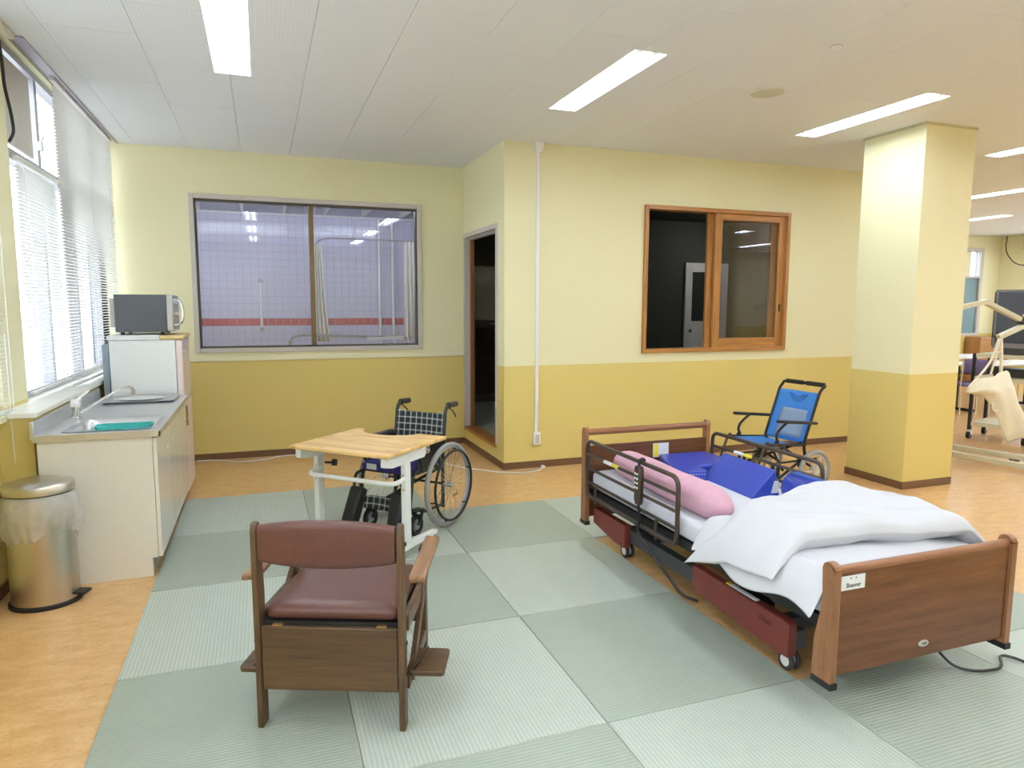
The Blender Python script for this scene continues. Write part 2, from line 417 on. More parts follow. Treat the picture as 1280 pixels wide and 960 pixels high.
wall('wall_far_side', 'y', XF, XF + 0.14, Y0, YF + 0.1, 0, 3.2, [(7.6, 9.9, 0.95, 2.75), (4.6, 7.2, 0.95, 2.75), (1.5, 4.2, 0.95, 2.75)], WALL, 'far window wall at the other end of the room')
wall('wall_behind', 'x', Y0 - 0.1, Y0, -1.5, XF + 0.1, 0, 3.2, [], WALL, 'wall behind the viewer')
# plinth under the long sill
struct(B(XW, -1.2, 4.38, YB, 0, 0.94).build('wall_plinth', WALL), 'ochre boxed plinth under the window sill', 'wall')
struct(B(XW - 0.1, -1.18, 4.365, YB, 0.94, 0.968).build('trim_1', plain('white_sill_paint', (242, 241, 232), 0.4, var=0.01), bevel=0.004), 'cream window sill above the sink unit', 'sill')
struct(B(XW - 0.1, XW + 0.05, 2.2, 4.36, 0.93, 0.96).build('trim_2', CREAMM), 'sill of the near left window', 'sill')
struct(B(-1.2, XR, YB - 0.018, YB, 0.995, 1.045).build('trim_3', CREAMM, bevel=0.004), 'thin cream ledge below the bathroom window', 'trim')
# pillar
pil = sempty('wall_pillar', 'free-standing square pillar painted cream over ochre', 'pillar')
B(5.1, 5.665, 4.262, 4.872, 0, CZ).build('pillar_body', WALL, pil, smooth=0)
B(5.09, 5.675, 4.252, 4.882, 3.022, CZ).build('top_bead', plain('pillar_bead', (200, 196, 160), 0.6), pil)
B(5.094, 5.671, 4.256, 4.878, 0, 0.066).build('baseboard', BASEB, pil)
def bb(name, *a): struct(B(*a).build(name, BASEB), 'dark brown baseboard strip', 'baseboard')
bb('baseboard_back', -1.2, XR, YB - 0.01, YB, 0, 0.066)
bb('baseboard_side', XR - 0.01, XR, YR - 0.01, YB - 0.01, 0, 0.066)
bb('baseboard_right', XR, XE, YR - 0.01, YR, 0, 0.066)
bb('baseboard_left', XW, XW + 0.012, Y0, 4.38, 0, 0.066)
bb('baseboard_plinth', -1.2, -1.19, 4.38, YB - 0.01, 0, 0.066)
bb('baseboard_far', XE, XF, YF - 0.01, YF, 0, 0.066)

# ------------------------------------------------------------------ lamps and ceiling
LX = [-0.12 + 2.33 * k for k in range(7)]; LY = [4.35 + 2.15 * k for k in (-3, -2, -1, 0, 1, 2)]
FIX = []
for j, y in enumerate(LY):
    for i, x in enumerate(LX):
        if y > 5.5 and x < 7.5: continue
        if y > 9.5: continue
        FIX.append((x, y))
HW, HL = 0.112, 0.645
holes = [(x - HW, x + HW, y - HL, y + HL) for x, y in FIX]
REC = (-1.5, -1.2, 4.72, YB)
ceil = struct(MB().box(-1.5, XF + 0.1, Y0, YF, 3.2, 3.24).build('ceiling', VOID), 'white ceiling of perforated boards with recessed strip lights', 'ceiling')
pw, pl = 0.4575, 0.915
xs = [-1.053 + pw * k for k in range(-1, 21)]
PX0, PX1, PY0, PY1 = -1.2, xs[-1], 2.2, YB
for k in range(len(xs) - 1):
    x0, x1 = max(xs[k], -1.36), xs[k + 1]
    yy = PY0 - (0.5 * pl if k % 2 else 0.0) - 0.02
    while yy < PY1:
        y0, y1 = max(yy, PY0), min(yy + pl, PY1); yy += pl
        r = [q for q in rect_minus((x0 + 0.0012, x1 - 0.0012, y0 + 0.0012, y1 - 0.0012), holes + [REC])]
        if x0 >= XR - 0.3: r = [(a, b, c, min(d, YR if x0 < XE - 0.3 else d)) for a, b, c, d in r if c < (YR if x0 < XE - 0.3 else 99)]
        r = [q for q in r if q[1] - q[0] > 0.004 and q[3] - q[2] > 0.004]
        if not r: continue
        mb = MB()
        for a, b, c, d in r: mb.box(a, b, c, d, CZ + random.uniform(0, 0.0012), CZ + 0.014)
        mb.build('ceiling_panel', CEIL, ceil, smooth=0)
mb = MB()
for R in ((-1.36, XF, Y0, PY0), (PX1, XF, PY0, YF)):
    for a, b, c, d in rect_minus(R, holes): mb.box(a, b, c, d, CZ, CZ + 0.014)
rest = mb.build('ceiling_boards_beyond', CEIL, ceil, smooth=0); rest['kind'] = 'stuff'
# metal edge bead and blind recess
struct(MB().box(-1.205, -1.197, 4.72, YB, CZ - 0.006, 3.16).box(-1.5, -1.197, 4.714, 4.722, CZ - 0.004, 3.16).build('trim_4', PURPGREY), 'grey metal edge of the blind recess in the ceiling', 'trim')
struct(B(-1.5, -1.2, 4.72, YB, 3.14, 3.16).build('trim_5', PURPGREY), 'grey lining of the blind recess', 'trim')

def make_fixture():
    t = thing('ceiling_light', '', 'light')
    mb = MB(); x, l, h = HW, HL, 0.085
    mb.box(-x, -x + 0.004, -l, l, 0, h); mb.box(x - 0.004, x, -l, l, 0, h)
    mb.box(-x, x, -l, -l + 0.004, 0, h); mb.box(-x, x, l - 0.004, l, 0, h); mb.box(-x, x, -l, l, h, h + 0.004)
    mb.build('housing', REFLECTOR, t, smooth=0)
    for s in (-1, 1):
        tb = MB().cyl((s * 0.052, -0.6, 0.035), (s * 0.052, 0.6, 0.035), 0.0165, n=10).build('tube', TUBE, t)
        for e in (-1, 1):
            B(s * 0.052 - 0.016, s * 0.052 + 0.016, e * 0.6 - 0.01, e * 0.6 + 0.01, 0.01, 0.085).build('socket', WHITE, tb)
    return t
def copy_tree(o, parent=None):
    c = o.copy(); C.objects.link(c)
    if parent: c.parent = parent
    for ch in o.children: copy_tree(ch, c)
    return c
fx0 = make_fixture()
def lampname(x, y):
    if abs(y - 4.35) < 0.1:
        k = round((x + 0.12) / 2.33)
        return ['recessed strip light nearest the blinds, cut off by the top of the photo', 'recessed strip light in the middle of the ceiling above the white pipe',
                'recessed strip light running up to the top of the pillar', 'short bit of strip light just right of the pillar top'][k] if k < 4 else 'strip light out of frame to the right, %s beyond the pillar top' % ['second', 'third', 'fourth'][k - 4]
    if y > 5: return 'distant strip light beyond the pillar, %s row, %s from the wall end' % ('nearer' if y < 7 else 'farther', ['first', 'second', 'third', 'fourth', 'fifth'][max(0, round((x - 9.2) / 2.33))])
    return 'recessed strip light overhead or behind the viewer, column %d from the blinds, row %d back' % (round((x + 0.12) / 2.33) + 1, round((4.35 - y) / 2.15))
for i, (x, y) in enumerate(FIX):
    f = fx0 if i == 0 else copy_tree(fx0)
    f.location = (x, y, CZ); f['label'] = lampname(x, y); f['group'] = 'recessed strip lights'

sp = thing('ceiling_speaker', 'round flush ceiling speaker between the strip lights', 'speaker', (3.37, 4.09, CZ))
MB().loft([ring(0, 0, 0.115, 0.115, 0.002), ring(0, 0, 0.112, 0.112, -0.008), ring(0, 0, 0.095, 0.095, -0.011)]).build('bezel', SPEAK, sp)
MB().loft([ring(0, 0, 0.095, 0.095, -0.010), ring(0, 0, 0.05, 0.05, -0.0145)]).build('grille', SPEAK, sp)
sd = thing('smoke_detector', 'tiny round white sensor on the ceiling above the speaker', 'sensor', (3.15, 3.25, CZ))
MB().loft([ring(0, 0, 0.028, 0.028, 0.001, 20), ring(0, 0, 0.026, 0.026, -0.012, 20), ring(0, 0, 0.014, 0.014, -0.016, 20)]).build('dome', WHITE, sd)
MB().torus((0, 0, -0.002), (0, 0, 1), 0.03, 0.003, 24, 6).build('rim', ALUP, sd)

# ------------------------------------------------------------------ left windows, blinds
def sash_window(name, label, x, y0, y1, z0, z1, mull, trans, t=0.045):
    w = sempty(name, label, 'window')
    f = MB()
    f.box(x - 0.04, x + 0.04, y0, y0 + t, z0, z1); f.box(x - 0.04, x + 0.04, y1 - t, y1, z0, z1)
    f.box(x - 0.04, x + 0.04, y0, y1, z0, z0 + t); f.box(x - 0.04, x + 0.04, y0, y1, z1 - t, z1)
    f.build('window_frame', ALU, w)
    for m_ in mull: B(x - 0.035, x + 0.035, m_ - 0.03, m_ + 0.03, z0 + t, z1 - t).build('mullion', ALU, w)
    for z_ in trans: B(x - 0.038, x + 0.038, y0 + t, y1 - t, z_ - 0.03, z_ + 0.03).build('transom', ALU, w)
    ys = [y0 + t] + list(mull) + [y1 - t]; zs = [z0 + t] + list(trans) + [z1 - t]
    for a, b in zip(ys, ys[1:]):
        for c, d in zip(zs, zs[1:]): B(x - 0.003, x + 0.003, a, b, c, d).build('pane', GLASS, w)
    return w
w3 = sash_window('window_3', 'tall aluminium window behind the white blinds beside the sink', -1.44, 4.91, 7.415, 0.968, 3.12, [5.72, 6.55], [2.47])
vent = MB().box(-1.405, -1.39, 5.0, 5.52, 2.52, 3.03).build('vent_board', plain('vent_board_cream', (206, 204, 198), 0.5), w3)
MB().box(-1.4, -1.372, 5.66, 5.69, 2.6, 2.66).tube([(-1.38, 5.675, 2.66), (-1.36, 5.675, 2.7)], 0.006).build('window_latch', ALU, w3)
w4 = sash_window('window_4', 'near left window seen as a sliver of blind at the left edge', -1.44, 2.3, 4.5, 0.96, 2.95, [3.4], [])
w6 = sash_window('window_6', 'left window behind the viewer', -1.44, -2.6, 1.6, 0.96, 2.95, [-0.5], [])
slat_me = {}
def make_blind(label, x, y0, y1, z0, z1, pitch=0.0225, tilt=-24, cord=None):
    t = thing('venetian_blind', label, 'blind', (x, (y0 + y1) / 2, 0), 0, 'venetian blinds on the left windows')
    L = (y1 - y0) / 2
    B(-0.016, 0.016, -L, L, z1 - 0.032, z1).build('head_rail', BLIND, t, bevel=0.003)
    B(-0.013, 0.013, -L, L, z0, z0 + 0.016).build('bottom_rail', BLIND, t, bevel=0.003)
    a = math.radians(tilt); n = int((z1 - z0 - 0.06) / pitch)
    key = (round(L, 3), tilt)
    for k in range(n):
        if k == 0:
            prof = [(-0.0125, 0.0), (-0.006, 0.0016), (0.0, 0.0022), (0.006, 0.0016), (0.0125, 0.0)]
            pr = [(p * math.cos(a) + q * math.sin(a), -p * math.sin(a) + q * math.cos(a)) for p, q in prof]
            lo = [[(u, y, v) for u, v in pr] + [(u, y, v - 0.0006) for u, v in reversed(pr)] for y in (-L, L)]
            s0 = MB().loft(lo).build('slat', BLIND, t, smooth=50); s0.location = (0, 0, z0 + 0.03)
        else:
            s = s0.copy(); C.objects.link(s); s.parent = t; s.location = (0, 0, z0 + 0.03 + k * pitch)
    for f in (-0.78, 0.0, 0.78) if L > 0.6 else (-0.75, 0.75):
        MB().cyl((-0.013, f * L, z0), (-0.013, f * L, z1 - 0.03), 0.0016, n=5).cyl((0.013, f * L, z0), (0.013, f * L, z1 - 0.03), 0.0016, n=5).build('ladder_cord', BLIND, t)
    if cord:
        MB().tube(cord, 0.0028, 6, 0.05).build('pull_cord', WHITE, t)
    return t
make_blind('tall white venetian blind on the far window pane next to the back wall', -1.25, 5.5, 7.33, 0.985, 3.06)
make_blind('lower white venetian blind hung on the near pane left of the tall blind', -1.35, 4.98, 5.86, 1.0, 2.44)
make_blind('sliver of white blind at the left edge above the bin', -1.325, 2.4, 4.47, 0.97, 2.9,
           cord=[(0.03, 1.0, 2.4), (0.03, 1.0, 0.8), (0.03, 0.985, 0.66), (0.03, 0.95, 0.66), (0.03, 0.94, 0.8), (0.03, 0.94, 1.4)])
# cable and plate on the ceiling by the window
pl_ = tag(B(-1.36, -1.23, 4.36, 4.70, CZ - 0.03, CZ).build('cover_plate', plain('plate_cream', (226, 222, 206), 0.5), bevel=0.006), 'flat cream cover plate on the ceiling above the near blind', 'cover plate')
tag(MB().tube([(-1.29, 4.62, CZ - 0.03), (-1.3, 4.7, 2.9), (-1.31, 4.74, 2.78), (-1.33, 4.9, 2.66), (-1.33, 4.93, 2.56), (-1.35, 4.9, 2.5)], 0.009, 8, 0.06).build('hanging_cable', BLACKP), 'black cable hanging down beside the left window', 'cable')

# ------------------------------------------------------------------ bathroom behind the large window
w1 = sempty('window_1', 'wide two-pane window looking into the tiled shower room', 'window')
o0, o1, q0, q1 = BW
f = MB()
for a in ((o0 - 0.04, o0 + 0.004, q0 - 0.04, q1 + 0.04), (o1 - 0.004, o1 + 0.04, q0 - 0.04, q1 + 0.04), (o0 + 0.004, o1 - 0.004, q0 - 0.04, q0 + 0.004), (o0 + 0.004, o1 - 0.004, q1 - 0.004, q1 + 0.04)): f.box(a[0], a[1], YB - 0.025, YB + 0.104, a[2], a[3])
f.build('window_casing', ALUP, w1, bevel=0.003)
f = MB(); t_ = 0.022
for a in ((o0, o0 + t_, q0, q1), (o1 - t_, o1, q0, q1), (o0, o1, q0, q0 + t_), (o0, o1, q1 - t_, q1)): f.box(a[0], a[1], YB + 0.01, YB + 0.08, a[2], a[3])
f.build('sash_frame', FRAMEDK, w1)
B(0.483, 0.53, YB + 0.01, YB + 0.07, q0, q1).build('mullion', BRONZE, w1)
B(o0 + t_, 0.483, YB + 0.045, YB + 0.051, q0 + t_, q1 - t_).build('pane', GLASSI, w1)
B(0.53, o1 - t_, YB + 0.045, YB + 0.051, q0 + t_, q1 - t_).build('pane', GLASSI, w1)
YT = 9.5
bt = struct(B(-1.5, XR + 0.1, YT + 0.006, YT + 0.1, 0, 3.2).build('wall_shower_back', GROUT), 'tiled back wall of the shower room', 'wall')
struct(B(XR, XR + 0.1, YB + 0.1, YT, 0, 3.2).build('wall_shower_right', TILEW), 'white side wall of the shower room', 'wall')
struct(B(-1.36, XR, YB + 0.1, YT, 0.0, 0.02).build('floor_shower', PALEFLOOR), 'floor of the shower room', 'floor')
struct(B(-1.4, XR, YB + 0.1, YT, 2.86, 2.9).build('ceiling_shower', plain('shower_ceiling_grey', (176, 178, 170), 0.6)), 'grey ceiling of the shower room', 'ceiling')
for k in range(7): B(-1.2 + 0.5 * k, -1.17 + 0.5 * k, YB + 0.1, YT, 2.72, 2.86).build('ceiling_rib', WHITE, bpy.data.objects['ceiling_shower'])
struct(B(-1.36, XR, YT - 0.03, YT, 2.70, 2.72).build('trim_6', WHITE), 'white strip above the tiles in the shower room', 'trim')
tp = 0.0945; mb = MB(); zb = 1.285
kz0 = -4; x_ = -1.34
while x_ < XR - 0.05:
    for k in range(kz0, 15):
        z = zb + k * tp
        if k == 0: continue
        if z > 2.62: break
        mb.box(x_, x_ + tp - 0.006, YT, YT + 0.01, z + 0.003, z + tp - 0.003)
    x_ += tp
wt = mb.build('white_tiles', TILEW, bt, smooth=0); wt['kind'] = 'stuff'
k = 0; x_ = -1.34
rt0 = B(0, tp - 0.007, -0.004, 0.008, 0.003, tp - 0.003).build('red_tile', TILER, bt, bevel=0.002)
rt0.location = (x_, YT, zb)
while x_ + tp < XR - 0.15:
    x_ += tp
    c = rt0.copy(); C.objects.link(c); c.parent = bt; c.location = (x_, YT, zb)
# shower room contents
for x in (-0.2, 1.2):
    sl_ = thing('added_shower_light', 'added unseen strip light on the shower room ceiling, %s' % ('above the grab bar' if x < 0 else 'above the curtains'), 'light', (x, 8.0, 2.72))  # unseen lights, added to brighten the shower room
    B(-0.6, 0.6, -0.06, 0.06, -0.04, 0.0).build('housing', WHITE, sl_)
    MB().cyl((-0.58, 0, -0.06), (0.58, 0, -0.06), 0.016, n=10).build('tube', TUBE, sl_)
w5 = sash_window('added_window_5', 'added unseen window letting daylight into the shower room', -1.44, 7.9, 9.1, 1.6, 2.7, [8.5], [])  # unseen opening, added so daylight reaches the tiles
gb = thing('grab_bar', 'vertical white grab bar on the tiled wall', 'grab bar', (0.0, YT, 0))
MB().cyl((0, -0.06, 1.24), (0, -0.06, 1.86), 0.015).build('bar', WHITE, gb)
for z in (1.24, 1.86): MB().cyl((0, 0, z), (0, -0.075, z), 0.03, 0.026).build('flange', ALU, gb)
def curtain(label, x0, x1, y, z0, z1, amp, waves, gather):
    def fn(u, v):
        s_ = 1 - gather * math.sin(v * PI * 0.5) if gather else 1
        xx = x0 + (x1 - x0) * (u * s_ + (1 - s_) * 0.5 * 0.3)
        return (xx, y + amp * math.sin(u * waves * 2 * PI) * (0.6 + 0.4 * (1 - v)), z0 + (z1 - z0) * v)
    return tag(MB().grid(fn, 60, 14).build('shower_curtain', CURTAIN, solid=0.003), label, 'curtain', 'shower curtains')
curtain('white shower curtain gathered beside the window mullion', 0.60, 0.80, 8.9, 1.1, 2.28, 0.04, 4, 0.45)
curtain('white shower curtain bunched at the right end of the curtain rail', 1.72, 2.02, 8.85, 1.1, 2.36, 0.04, 5, 0.2)
cr_ = thing('curtain_rail', 'thin curved curtain rail hung from the shower room ceiling', 'rail')
MB().tube([(0.62, 8.9, 2.24), (0.68, 8.9, 2.34), (0.8, 8.88, 2.38), (2.1, 8.85, 2.36)], 0.009, 8, 0.08).build('rail', ALU, cr_)
for a, b in ((0.62, 0.50), (0.68, 0.80), (0.66, 0.66), (1.1, 1.1)): MB().cyl((a, 8.9, 2.3), (b, 8.9, 2.86), 0.003, n=6).build('hanger', ALU, cr_)
pp = thing('wall_pipe', 'pair of white vertical pipes on the shower room wall', 'pipe')
for x in (1.52, 1.70): MB().cyl((x, YT - 0.04, 1.0), (x, YT - 0.04, 2.7), 0.018).build('pipe', WHITE, pp)
gr = thing('handrail', 'low chrome handrail in front of the shower', 'handrail')
MB().tube([(0.3, 8.5, 0.02), (0.3, 8.5, 1.17), (0.42, 8.5, 1.2), (1.35, 8.5, 1.17), (1.7, 8.5, 1.17), (1.72, 8.5, 0.02)], 0.016, 8, 0.06).build('rail', CHROME, gr)
B(1.2, 1.65, 8.46, 8.54, 1.135, 1.155).build('shelf', WHITE, gr)

# ------------------------------------------------------------------ dark room behind the doorway and the wooden window
YD = 9.25
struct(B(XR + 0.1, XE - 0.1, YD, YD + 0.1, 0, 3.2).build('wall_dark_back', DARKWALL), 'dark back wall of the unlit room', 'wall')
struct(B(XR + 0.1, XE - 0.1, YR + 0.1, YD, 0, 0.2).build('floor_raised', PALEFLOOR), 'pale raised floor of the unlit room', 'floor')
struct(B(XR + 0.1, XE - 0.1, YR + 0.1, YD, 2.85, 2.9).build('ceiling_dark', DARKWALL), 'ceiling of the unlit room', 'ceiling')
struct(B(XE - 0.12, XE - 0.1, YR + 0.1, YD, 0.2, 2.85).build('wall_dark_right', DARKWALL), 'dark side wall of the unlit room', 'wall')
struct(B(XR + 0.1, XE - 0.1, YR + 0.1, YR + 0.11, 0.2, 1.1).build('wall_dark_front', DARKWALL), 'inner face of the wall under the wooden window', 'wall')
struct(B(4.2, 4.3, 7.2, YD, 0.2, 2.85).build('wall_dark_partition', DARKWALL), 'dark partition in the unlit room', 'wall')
d2 = sempty('door_2', 'dark louvred door inside the unlit room', 'door')
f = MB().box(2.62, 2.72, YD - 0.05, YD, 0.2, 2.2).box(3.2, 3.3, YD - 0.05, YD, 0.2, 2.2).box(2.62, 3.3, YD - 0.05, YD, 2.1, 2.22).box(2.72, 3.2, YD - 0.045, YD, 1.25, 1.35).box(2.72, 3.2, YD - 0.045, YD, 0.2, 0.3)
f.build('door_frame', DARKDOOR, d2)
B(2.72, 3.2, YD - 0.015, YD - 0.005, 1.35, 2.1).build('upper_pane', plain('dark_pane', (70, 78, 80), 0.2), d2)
l0 = None
for k in range(19):
    if l0 is None: l0 = MB().bar((2.72, 0, 0), (3.2, 0, 0), 0.05, 0.008, (0, -0.6, 0.8)).build('louvre_slat', DARKDOOR, d2); o = l0
    else: o = l0.copy(); C.objects.link(o); o.parent = d2
    o.location = (0, YD - 0.025, 0.325 + k * 0.05)
MB().cyl((3.08, YD - 0.05, 1.3), (3.08, YD - 0.1, 1.3), 0.012).tube([(3.08, YD - 0.1, 1.3), (2.98, YD - 0.1, 1.31)], 0.01).build('door_handle', CHROME, d2)
d3 = sempty('door_3', 'white door with a glass pane inside the unlit room', 'door')
dx0, dx1 = 6.2, 6.98
f = MB().box(dx0, dx0 + 0.12, YD - 0.05, YD - 0.01, 0.2, 2.22).box(dx1 - 0.12, dx1, YD - 0.05, YD - 0.01, 0.2, 2.22).box(dx0 + 0.12, dx1 - 0.12, YD - 0.05, YD - 0.01, 2.08, 2.22).box(dx0 + 0.12, dx1 - 0.12, YD - 0.05, YD - 0.01, 0.2, 1.32)
f.build('door_leaf', DOORW, d3, bevel=0.003)
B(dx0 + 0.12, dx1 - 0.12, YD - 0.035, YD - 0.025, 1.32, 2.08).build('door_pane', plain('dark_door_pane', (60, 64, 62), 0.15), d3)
MB().cyl((dx0 + 0.06, YD - 0.05, 1.17), (dx0 + 0.06, YD - 0.11, 1.17), 0.012).cyl((dx0 + 0.06, YD - 0.12, 1.17), (dx0 + 0.06, YD - 0.075, 1.17), 0.028, 0.02).build('door_knob', CHROME, d3)
dl = thing('added_dim_lamp', 'small added lamp, out of view, brightening the white door of the dark room', 'light', (6.55, 8.3, 2.85))  # invented lamp, added to lift the white door out of the dark
m = N('added_lamp_glow'); m.set((1, 1, 1), 0.5); m.b.inputs['Emission Color'].default_value = (1, 0.97, 0.92, 1); m.b.inputs['Emission Strength'].default_value = 50.0
MB().loft([ring(0, 0, 0.12, 0.12, 0, 24), ring(0, 0, 0.12, 0.12, -0.02, 24)]).build('canopy', WHITE, dl)
MB().loft([ring(0, 0, 0.1, 0.1, -0.02, 24), ring(0, 0, 0.1, 0.1, -0.05, 24), ring(0, 0, 0.06, 0.06, -0.065, 24)]).build('globe', m.m, dl)
# doorway 1
d1 = sempty('door_1', 'raised doorway with white frame and wooden threshold', 'door')
y0, y1, z0, z1 = DO
MB().box(XR - 0.012, XR + 0.103, y0 - 0.035, y0 + 0.006, z0, z1 + 0.04).box(XR - 0.012, XR + 0.103, y1 - 0.006, y1 + 0.035, z0, z1 + 0.04).box(XR - 0.012, XR + 0.103, y0 + 0.006, y1 - 0.006, z1 - 0.006, z1 + 0.04).build('door_casing', ALUP, d1, bevel=0.002)
MB().box(XR + 0.05, XR + 0.09, y1 - 0.05, y1 - 0.007, z0 + 0.01, z1 - 0.007).build('sliding_door_edge', wood('door_edge_wood', (120, 74, 40), (150, 100, 58), 0.4, 2), d1)
MB().box(XR - 0.02, XR + 0.12, y0 - 0.005, y1 + 0.005, z0 - 0.03, z0 + 0.006).build('threshold', OAKX, d1, bevel=0.003)
B(XR + 0.045, XR + 0.09, y0, y1, z1 - 0.03, z1).build('top_track', ALU, d1)
# wooden sliding window
w2 = sempty('window_2', 'oak sliding window in the ochre wall, left half open', 'window')
a0, a1, b0, b1 = RW; e = 0.035
for nm, q, mt in (('jamb', (a0 - e, a0 + 0.005, b0 - e, b1 + e), OAK), ('jamb', (a1 - 0.005, a1 + e, b0 - e, b1 + e), OAK), ('head', (a0 + 0.005, a1 - 0.005, b1 - 0.005, b1 + e), OAKX), ('window_sill', (a0 + 0.005, a1 - 0.005, b0 - e, b0 + 0.005), OAKX)):
    B(q[0], q[1], YR - 0.03, YR + 0.104, q[2], q[3]).build(nm, mt, w2, bevel=0.003)
def sash(x0, x1, y, nm):
    s_ = MB().box(x0, x0 + 0.085, y, y + 0.035, b0, b1).box(x1 - 0.085, x1, y, y + 0.035, b0, b1)
    o = s_.build(nm, OAK, w2, bevel=0.003)
    MB().box(x0 + 0.085, x1 - 0.085, y, y + 0.035, b1 - 0.07, b1).box(x0 + 0.085, x1 - 0.085, y, y + 0.035, b0, b0 + 0.10).build('sash_rail', OAKX, o)
    B(x0 + 0.085, x1 - 0.085, y + 0.014, y + 0.019, b0 + 0.10, b1 - 0.07).build('pane', GLASSI, o)
    return o
s1 = sash(4.42, a1 - 0.002, YR + 0.005, 'sliding_sash')
s2 = sash(4.36, a1 - 0.06, YR + 0.05, 'sliding_sash')
B(a1 - 0.055, a1 - 0.035, YR + 0.001, YR + 0.006, 1.5, 1.58).build('finger_pull', BLACKP, s1)
# pipe and outlet on the ochre wall
cd_ = thing('cable_conduit', 'white cable pipe running down the ochre wall to a socket', 'pipe', (2.44, YR, 0))
MB().box(-0.016, 0.016, -0.022, 0, 0.35, 2.97).build('conduit', WHITE, cd_, bevel=0.004)
MB().loft([rrect(0, -0.03, 0.045, 0.03, 0.01, CZ), rrect(0, -0.027, 0.04, 0.027, 0.01, 2.98), rrect(0, -0.02, 0.022, 0.02, 0.008, 2.95)]).build('top_cap', WHITE, cd_)
ob = B(-0.036, 0.036, -0.04, 0, 0.225, 0.35).build('outlet_box', WHITE, cd_, bevel=0.006)
B(-0.022, 0.022, -0.043, -0.039, 0.245, 0.33).build('outlet_face', ALUP, ob)

# ------------------------------------------------------------------ tatami mats
TX, TY, SX, SY, TH = -0.62, 2.138, 0.89, 0.94, 0.012
cells = [(c, r) for c in range(0, 5) for r in range(-2, 4)]
def has(c, r):
    if c == 3 and r in (0, 1): return False
    if c >= 4: return r <= 0
    if c <= 1: return r <= 3
    return r <= 2
def matlabel(c, r):
    ew = ['left column', 'second column', 'third column', 'column under the bed', 'rightmost column'][c]
    ns = {-2: 'in front of the viewer', -1: 'at the front edge of the photo', 0: 'in the row by the commode chair', 1: 'in the row just behind the commode chair', 2: 'in the row by the table feet', 3: 'in the far row towards the back wall'}[r]
    return 'grey green tatami mat, %s, %s' % (ew, ns)
mat_me = None
for c, r in cells:
    if not has(c, r): continue
    # ribs run along local y; turn every second mat by a quarter
    turn = (c + r) % 2 == 0
    hx, hy = (SX, SY) if not turn else (SY, SX)
    o = B(-hx / 2 + 0.0015, hx / 2 - 0.0015, -hy / 2 + 0.0015, hy / 2 - 0.0015, 0, TH).build('tatami_mat', TATAMI2 if turn else TATAMI, bevel=0.003)
    o.location = (TX + (c + 0.5) * SX, TY + (r + 0.5) * SY, 0.0); o.rotation_euler = (0, 0, PI / 2 if turn else 0)
    tag(o, matlabel(c, r), 'tatami mat', 'square tatami mats on the floor')

# ------------------------------------------------------------------ sink unit
sk = thing('sink_cabinet', 'cream sink cabinet with glossy doors under the window', 'cabinet', (0, 0, 0))
cx0, cx1, cy0, cy1, ct = -1.165, -0.61, 4.29, 5.90, 0.82
MB().prism([(cx0, cy0, 0), (-0.64, cy0, 0), (-0.64, cy0, 0.11), (cx1, cy0, 0.11), (cx1, cy0, ct), (cx0, cy0, ct)], (0, 0.02, 0)).build('side_panel', CABW, sk, smooth=0)
MB().prism([(cx0, cy1 - 0.02, 0), (-0.64, cy1 - 0.02, 0), (-0.64, cy1 - 0.02, 0.11), (cx1, cy1 - 0.02, 0.11), (cx1, cy1 - 0.02, ct), (cx0, cy1 - 0.02, ct)], (0, 0.02, 0)).build('side_panel', CABW, sk, smooth=0)
B(cx0, cx0 + 0.01, cy0 + 0.02, cy1 - 0.02, 0.02, ct).build('back_panel', CABW, sk)
B(cx0, cx1, cy0 + 0.02, cy1 - 0.02, 0.11, 0.125).build('bottom_panel', CABW, sk)
B(-0.66, -0.645, cy0 + 0.02, cy1 - 0.02, 0, 0.11).build('toe_kick', plain('grey_toe_kick', (150, 150, 146), 0.5), sk)
dw = (cy1 - cy0 - 0.004) / 3
for k in range(3):
    ya = cy0 + 0.002 + k * dw
    dr = B(-0.608, -0.588, ya + 0.0015, ya + dw - 0.0015, 0.112, ct - 0.012).build('door', CABG, sk, bevel=0.002)
    hy = ya + dw * (0.78 if k != 1 else 0.22)
    MB().box(-0.589, -0.5855, hy - 0.045, hy + 0.045, 0.66, 0.69).build('handle', ALUP, dr)
ctp = thing('worktop', 'stainless steel worktop with moulded sink bowl', 'worktop', (0, 0, 0))
tx0, tx1, ty0, ty1, tz = -1.178, -0.565, 4.275, 5.905, 0.853
bx0, bx1, by0, by1 = -1.06, -0.62, 4.345, 4.83
mb = MB()
for a, b, c, d in rect_minus((tx0, tx1, ty0, ty1), [(bx0, bx1, by0, by1)]): mb.box(a, b, c, d, tz - 0.006, tz)
mb.box(tx1 - 0.008, tx1, ty0, ty1, tz - 0.036, tz - 0.006).box(tx0, tx1, ty0, ty0 + 0.008, tz - 0.036, tz - 0.006)
mb.build('top_sheet', STEEL, ctp, smooth=0)
B(tx0 - 0.012, tx0 + 0.008, ty0, ty1, tz - 0.02, tz + 0.075).build('backsplash', STEEL, ctp, bevel=0.004)
bxm, bym, bhx, bhy = (bx0 + bx1) / 2, (by0 + by1) / 2, (bx1 - bx0) / 2, (by1 - by0) / 2
MB().loft([rrect(bxm, bym, bhx + 0.012, bhy + 0.012, 0.06, tz + 0.0035), rrect(bxm, bym, bhx - 0.004, bhy - 0.004, 0.07, tz + 0.002), rrect(bxm, bym, bhx - 0.012, bhy - 0.012, 0.08, tz - 0.02),
           rrect(bxm, bym, bhx - 0.03, bhy - 0.03, 0.09, tz - 0.15), rrect(bxm, bym, bhx - 0.06, bhy - 0.06, 0.09, tz - 0.17)], (False, True)).build('sink_bowl', STEEL, ctp, smooth=60)
